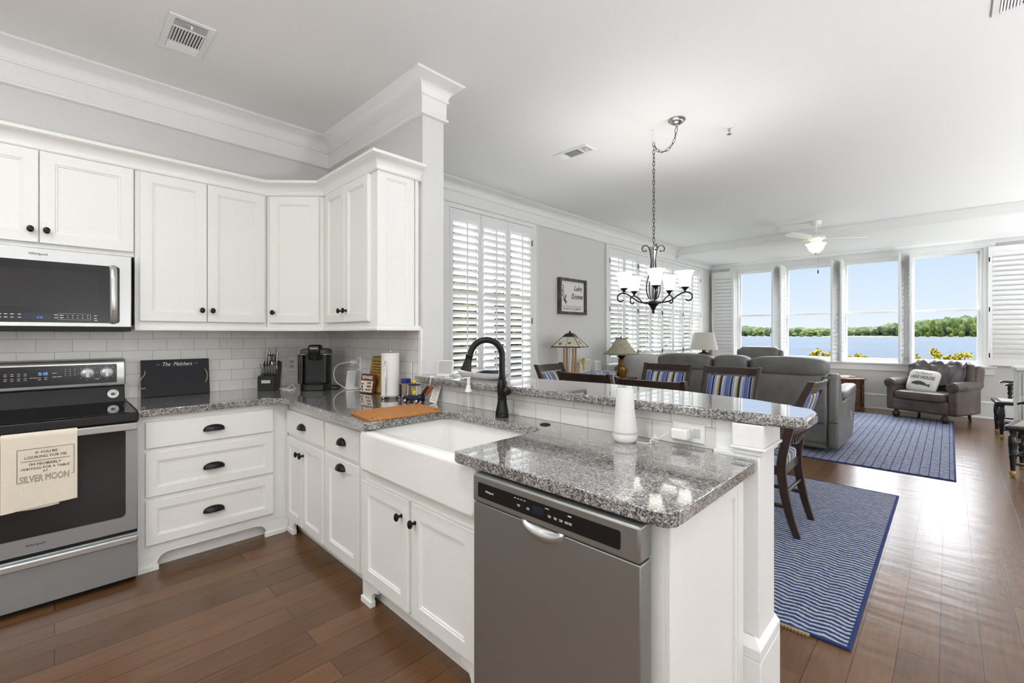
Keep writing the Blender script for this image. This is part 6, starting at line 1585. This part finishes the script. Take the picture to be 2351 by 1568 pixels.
def sqp(p):
    return Vector((p.x, p.y * max(0.1, (1 - (abs(p.x) / 0.2) ** 3) * (1 - (abs(p.z) / 0.2) ** 3)) ** 0.5, p.z))
MB().at(Tl).pad((0, 0, 0), 0.39, 0.13, 0.37, 0.33, 36, 22, sqp).build('cover', M['bluewhite'], t)
def onp(x, z): 
    q = max(0.1, (1 - (abs(x) / 0.2) ** 3) * (1 - (abs(z) / 0.2) ** 3)) ** 0.5
    return -0.065 * q - 0.004
def pprint(s_, x, z, size, m, sx=1.0, shear=0.0, bold=0.0):
    o = text('print', s_, plane((x, 0, z), (1, 0, 0), (0, 0, 1)), size, m, None, sx=sx, shear=shear, bold=bold)
    for v in o.data.vertices: v.co.y = onp(v.co.x, v.co.z) + (v.co.y) * 1.0; v.co = Tl @ v.co
    o.parent = t
pprint('LAKE HOUSE', -0.005, 0.045, 0.075, M['greyink'], 0.72, 0, 0.001)
pprint("The Melcher's", -0.01, 0.115, 0.042, M['greyink'], 0.9, 0.35)
fish = [(-0.12, -0.065), (-0.10, -0.045), (-0.05, -0.022), (0.0, -0.02), (0.05, -0.04), (0.085, -0.065), (0.12, -0.05), (0.115, -0.075), (0.125, -0.105), (0.085, -0.085), (0.04, -0.082), (0.0, -0.078), (-0.03, -0.08), (-0.035, -0.095), (-0.05, -0.082), (-0.09, -0.078)]
fm = MB().prism(fish, -0.0005, 0.0005, 'y'); 
n_ = len(fm.v)
for i in range(n_): fm.v[i] = Tl @ Vector((fm.v[i].x, onp(fm.v[i].x, fm.v[i].z) - 0.002 + fm.v[i].y, fm.v[i].z))
fm.build('fish_print', M['darkgrey'], t)

# black painted armchairs at the right edge; local -x is the front
def make_hitch(label):
    r = thing('black_armchair', label, 'chair', (0, 0, 0), 0, 'black painted chairs')
    for y, in ((-0.225,), (0.225,)):
        def turned(zt, R_): return [(0, 0), (0.014, 0.004), (0.022, 0.02), (0.024, 0.04), (0.016, 0.055), (0.017, 0.06), (0.024, 0.16), (0.029, 0.20), (0.025, 0.205), (0.030, 0.215), (0.026, 0.225), (0.030, 0.235), (0.026, 0.245), (0.033, 0.30), (0.030, 0.375), (0.022, 0.385), (0.03, 0.395), (0.022, 0.405), (0.028, 0.42), (0.026, 0.445), (0, 0.445)]
        lg = MB().lathe(turned(0, 0), (-0.20, y, 0), 18).build('front_leg', M['blacklacquer'], r)
        for z0_, z1_, R_ in ((0.003, 0.052, 0.0255), (0.386, 0.404, 0.0315)): 
            g = MB()
            g.lathe([(0.017, z0_), (R_, (z0_ + z1_) / 2), (0.017, z1_)] if z0_ > 0.1 else [(0.015, 0.004), (0.0235, 0.02), (0.0255, 0.04), (0.0175, 0.056)], (-0.20, y, 0), 18); g.build('gold_ring', M['goldpaint'], lg)
        MB().tube([(0.24, y * 0.9, 0.0), (0.20, y * 0.9, 0.44), (0.24, y * 0.9, 0.75), (0.31, y * 0.9, 1.02)], 0.018, 12).build('rear_post', M['blacklacquer'], r)
        MB().lathe([(0.016, 0.0), (0.024, 0.02), (0.016, 0.04), (0.026, 0.07), (0.018, 0.10), (0.026, 0.13), (0.02, 0.16), (0.028, 0.18), (0.016, 0.21)], (-0.08, y * 1.02, 0.475), 16).build('arm_post', M['blacklacquer'], r)
        MB().tube(smooth_path([(-0.17, y * 1.05, 0.685), (-0.14, y * 1.05, 0.70), (-0.06, y * 1.03, 0.70), (0.1, y * 0.97, 0.71), (0.235, y * 0.92, 0.72)], 4), [0.022] * 4 + [0.028] * 5 + [0.024] * 8, 12, flat=0.55).build('arm_rest', M['blacklacquer'], r)
        for z in (0.12, 0.21, 0.30)[:2]: MB().cyl((-0.2, y, z), (0.22, y * 0.9, z), 0.010, 10).build('side_stretcher', M['blacklacquer'], r)
    st = MB().cyl((-0.2, -0.225, 0.17), (-0.2, 0.225, 0.17), 0.010, 10).build('front_stretcher', M['blacklacquer'], r)
    MB().tube([(-0.2, -0.2, 0.30), (-0.2, -0.06, 0.30), (-0.2, 0, 0.30), (-0.2, 0.06, 0.30), (-0.2, 0.2, 0.30)], [0.010, 0.012, 0.024, 0.012, 0.010], 12).build('turned_stretcher', M['blacklacquer'], r)
    MB().prism([(-0.255, -0.25), (-0.235, -0.272), (0.22, -0.22), (0.24, -0.2), (0.24, 0.2), (0.22, 0.22), (-0.235, 0.272), (-0.255, 0.25)], 0.435, 0.475).build('seat', M['blacklacquer'], r, 0.014, 3)
    MB().prism([(-0.20, -0.215), (0.19, -0.175), (0.19, 0.175), (-0.20, 0.215)], 0.474, 0.479).build('woven_seat', M['lampshade'], r, 0.002)
    for z0_, z1_ in ((0.86, 1.0), (0.70, 0.77)):
        MB().box(0.235, 0.26, -0.19, 0.19, z0_, z1_).at(Matrix.Identity(4)).build('back_slat', M['blacklacquer'], r, 0.005)
    return r
h1 = make_hitch('black painted armchair with gold rings nearest the right edge of the picture')
h1.location = (0.665, 6.45, 0); h1.rotation_euler.z = -0.2
h2 = copy_tree(h1); h2.location = (0.665, 8.66, 0); h2.rotation_euler.z = 0.04; h2['label'] = 'black painted armchair with gold rings beyond the white chest, near the far wall'
r = thing('white_chest', 'white painted chest with dark bar pulls at the right edge between the black chairs', 'chest', (1.05, 7.72, 0))
boxat(r, 0.545, 1.55, 7.45, 8.0, 0.0, 0.93).build('carcass', M['distressed'], r, 0.004)
boxat(r, 0.525, 1.57, 7.43, 8.02, 0.93, 0.965).build('top', M['distressed'], r, 0.006)
for i in range(3):
    z0_ = 0.10 + 0.28 * i
    d = MB(r.location).at(frame((0, 7.45, 0), (1, 0, 0), (0, -1, 0))).shaker(0.575, 1.04, z0_, z0_ + 0.25, 0, 0.018, 0.04).build('drawer', M['distressed'], r)
    MB(r.location).tube([(0.60, 7.432, z0_ + 0.16), (0.60, 7.405, z0_ + 0.16), (0.70, 7.405, z0_ + 0.16), (0.70, 7.432, z0_ + 0.16)], 0.005, 8).build('pull', M['blackmetal'], d)
t = thing('seat_cushion', 'white cushion on the seat of the nearest black armchair, cut by the picture edge', 'cushion', (0.62, 6.44, 0.492), -0.2)
MB().pad((0.03, 0, 0.075), 0.24, 0.34, 0.15, 0.5).build('cover', M['bluewhite'], t)
# ================================================================ OUTSIDE
struct(MB().add([(-60, YF + 0.3, -0.45), (40, YF + 0.3, -0.45), (60, 48, -2.3), (-80, 48, -2.3)], [(0, 1, 2, 3)]).add([(-80, -20, -0.45), (XA - 0.3, -20, -0.45), (XA - 0.3, YF + 0.3, -0.45), (-80, YF + 0.3, -0.45)], [(0, 1, 2, 3)]), 'ground_lawn', M['ground'])
tag(MB().add([(-900, 46, -2.0), (700, 46, -2.0), (700, 1400, -2.0), (-900, 1400, -2.0)], [(0, 1, 2, 3)]).build('lake', M['water'], None), 'blue rippled lake beyond the big windows', 'lake', kind='stuff')
def sh(x): return 850 + 10 * math.sin(x * 0.02) + 14 * math.sin(x * 0.051 + 1)
struct(MB().grid(lambda u, v: (-700 + 1300 * u, sh(-700 + 1300 * u) + 260 * v, -2.0 + 6.0 * v ** 0.5), 80, 6), 'ground_far_shore', M['shore'])
# individual crowns along the far shore and the forest mass behind them
random.seed(11)
def crown_mesh(name, m, seed, tall):
    mb = MB()
    rnd = random.Random(seed)
    for i in range(13):
        a = rnd.uniform(0, 2 * PI); q = rnd.uniform(0, 0.32); s_ = rnd.uniform(0.22, 0.38); z = rnd.uniform(0.14, 0.82)
        c = (q * math.cos(a), q * math.sin(a), z)
        if i == 0: c = (0, 0, 0.62); s_ = 0.42
        def f(u, v, c=c, s_=s_):
            th = 2 * PI * u; ph = -PI / 2 + PI * v
            d = Vector((math.cos(ph) * math.cos(th), math.cos(ph) * math.sin(th), math.sin(ph)))
            k_ = s_ * (0.9 + 0.3 * noise.noise(d * 2.4 + Vector(c) * 9))
            return (c[0] + d.x * k_, c[1] + d.y * k_, max(0.0, c[2] + d.z * k_ * tall))
        mb.grid(f, 12, 8, True)
    return mb.build(name, m, None, sharp=False).data
kinds = [('oak_tree', crown_mesh('crown', M['treelight'], s_, 1.0), 'rounded fresh green tree on the far shore of the lake') for s_ in (1, 2, 3)] + [('pine_tree', crown_mesh('crown', M['treedark'], s_, 1.25), 'dark green pine standing on the far shore of the lake') for s_ in (4, 5)]
for o in [q for q in C.objects if q.name.startswith('crown')]: bpy.data.objects.remove(o)
def hgt(x): return 19 + 5 * math.sin(x * 0.013 + 0.6) + 7.5 * max(0, min(1, (x + 90) / 110))
for i in range(117):
    row = i % 3
    x = -330 + 11.4 * (i // 3) + 4.6 * row
    gap = abs(x + 95) < 42
    kd = kinds[random.choice((0, 1, 2, 0, 1, 2, 3, 4)) if not gap else random.choice((0, 1, 3, 4, 3))]
    o = bpy.data.objects.new(kd[0], kd[1]); C.objects.link(o)
    h_ = hgt(x) * random.uniform(0.5, 0.82) * (0.9 if gap else 1) * (0.85, 1.03, 1.16)[row]
    o.location = (x, sh(x) + (6 + 13 * row if not gap else 24 + 9 * row), -2.2); o.scale = (9.0, 7.2, h_); o.rotation_euler.z = random.choice((0, PI))
    tag(o, kd[2], 'tree', 'rounded trees on the far shore' if kd[0] == 'oak_tree' else 'pines on the far shore')
def forest(u, v):
    x = -700 + 1300 * u
    z = -2.0 + (hgt(x) * (0.98 + 0.22 * noise.noise((x * 0.09, 3, v * 3)) + 0.14 * noise.noise((x * 0.3, 7, v * 5)))) * min(1, v * 1.6) ** 0.6
    return (x, sh(x) + 50 + 60 * v + 5 * noise.noise((x * 0.15, v * 6, 0)), z)
tag(MB().grid(forest, 700, 14).build('forest', M['forest'], None, sharp=False), 'dense wooded ridge behind the far shoreline', 'forest', kind='stuff')
r = thing('lake_house', 'small white house among the trees on the far shore', 'house', (-216, sh(-216) + 5, -1.6))
MB().box(-7, 7, -3, 3, 0, 6).build('wall', M['whitehouse'], r)
MB().prism([(-8, 5.6), (8, 5.6), (0, 10)], -3.5, 3.5, 'y').build('roof', M['roof'], r)
for i in range(3): MB().box(-5 + 4 * i, -3.4 + 4 * i, -3.1, -2.95, 1.5, 3.6).build('window', M['darkgrey'], r)
# shrubs just outside the sill
def shrub(label, x, y, spots, seed):
    r = thing('shrub', label, 'shrub', (x, y, -0.45))
    rnd = random.Random(seed)
    st = MB(); lf = MB()
    for sx0, sz, sp in spots:
        st.tube([(sx0 * 0.3, 0, 0.0), (sx0 * 0.7, 0, sz * 0.6 + 0.25), (sx0, 0, sz + 0.45)], 0.008, 6)
        for i in range(int(110 * sp / 0.1)):
            d = Vector((rnd.gauss(0, 1), rnd.gauss(0, 1), rnd.gauss(0, 1))).normalized() * sp * rnd.uniform(0.2, 1)
            p = Vector((sx0, 0, sz + 0.45)) + d
            a = Vector((rnd.gauss(0, 1), rnd.gauss(0, 1), rnd.gauss(0, 1) + 0.6)).normalized(); b = a.orthogonal().normalized(); L = rnd.uniform(0.035, 0.06)
            lf.add([p, p + a * L * 0.5 + b * L * 0.36, p + a * L, p + a * L * 0.5 - b * L * 0.36], [(0, 1, 2, 3)])
    st.build('stems', M['bark'], r)
    lf.build('foliage', M['leafy'], r, sharp=False)
shrub('yellow-green shrub tips at the leftmost lake window, above the recliner', -3.45, 12.2, [(-0.28, 0.80, 0.09), (-0.12, 0.84, 0.06), (0.05, 0.85, 0.08), (0.17, 0.87, 0.07), (0.26, 0.83, 0.05)], 3)
shrub('yellow-green shrub at the second lake window', -2.05, 12.2, [(-0.20, 0.84, 0.09), (-0.10, 0.92, 0.07), (0.03, 0.82, 0.09), (0.13, 0.86, 0.09)], 4)
shrub('low yellow-green shrub at the third lake window', -1.45, 12.2, [(-0.12, 0.80, 0.06), (0.03, 0.84, 0.08), (0.16, 0.80, 0.06)], 5)
shrub('widest yellow-green shrub at the rightmost lake window', -0.05, 12.2, [(-0.46, 0.84, 0.09), (-0.36, 0.80, 0.07), (-0.17, 0.99, 0.07), (-0.12, 0.90, 0.09), (0.02, 0.84, 0.09), (0.16, 0.88, 0.08), (0.27, 0.93, 0.08), (0.10, 0.78, 0.1)], 6)
# what shows between the left shutters: a shingled neighbour, a railing and garden trees
r = thing('neighbour_house', 'brown shingled house outside the left windows, seen between the louvers', 'house', (-12.0, 9.5, -0.45))
MB(r.location).box(-15, -10.5, 5.5, 12.5, -0.45, 3.0).build('wall', M['housewall'], r)
MB(r.location).prism([(5.1, 2.9), (12.9, 2.9), (9.0, 5.2)], -15.3, -10.1, 'x').build('roof', M['roof'], r)
for y in (6.6, 8.6, 10.8): 
    wv = MB(r.location).box(-10.5, -10.44, y - 0.45, y + 0.45, 0.7, 2.2).build('window', M['trim'], r); MB(r.location).box(-10.44, -10.42, y - 0.38, y + 0.38, 0.77, 2.13).build('pane', M['blackglass'], wv)
r = thing('patio_railing', 'black metal railing outside the left windows', 'railing', (-6.2, 7.0, -0.45))
mb = MB(r.location).box(-6.22, -6.18, 2.0, 14.0, 0.50, 0.55).box(-6.22, -6.18, 2.0, 14.0, -0.40, -0.36)
for i in range(81): mb.box(-6.208, -6.192, 2.0 + 0.15 * i - 0.008, 2.0 + 0.15 * i + 0.008, -0.45, 0.52)
mb.build('balusters', M['blackmatte'], r)
def gtree(label, x, y, h_, w, seed):
    r = thing('garden_tree', label, 'tree', (x, y, -0.45), 0, 'garden trees outside the left windows')
    MB().tube([(0, 0, 0), (0.05, 0.02, h_ * 0.4), (0, 0, h_ * 0.7)], [0.12, 0.09, 0.05], 8).build('trunk', M['bark'], r)
    rnd = random.Random(seed); lf = MB()
    for i in range(2600):
        d = Vector((rnd.gauss(0, 1), rnd.gauss(0, 1), rnd.gauss(0, 1))).normalized() * rnd.uniform(0.45, 1.0)
        p = Vector((d.x * w, d.y * w, h_ * 0.62 + d.z * h_ * 0.42))
        a = Vector((rnd.gauss(0, 1), rnd.gauss(0, 1), rnd.gauss(0, 1))).normalized(); b = a.orthogonal().normalized(); L = rnd.uniform(0.12, 0.26)
        lf.add([p, p + a * L * 0.5 + b * L * 0.4, p + a * L, p + a * L * 0.5 - b * L * 0.4], [(0, 1, 2, 3)])
    lf.build('foliage', M['treenear'], r, sharp=False)
for i, (x, y, h_, w) in enumerate(((-9.0, 6.4, 4.2, 1.4), (-9.4, 11.0, 5.2, 1.7), (-8.2, 14.6, 4.6, 1.6), (-9.0, 18.5, 5.5, 2.0))):
    gtree('leafy garden tree outside the left windows, glimpsed between the louvers', x, y, h_, w, 20 + i)
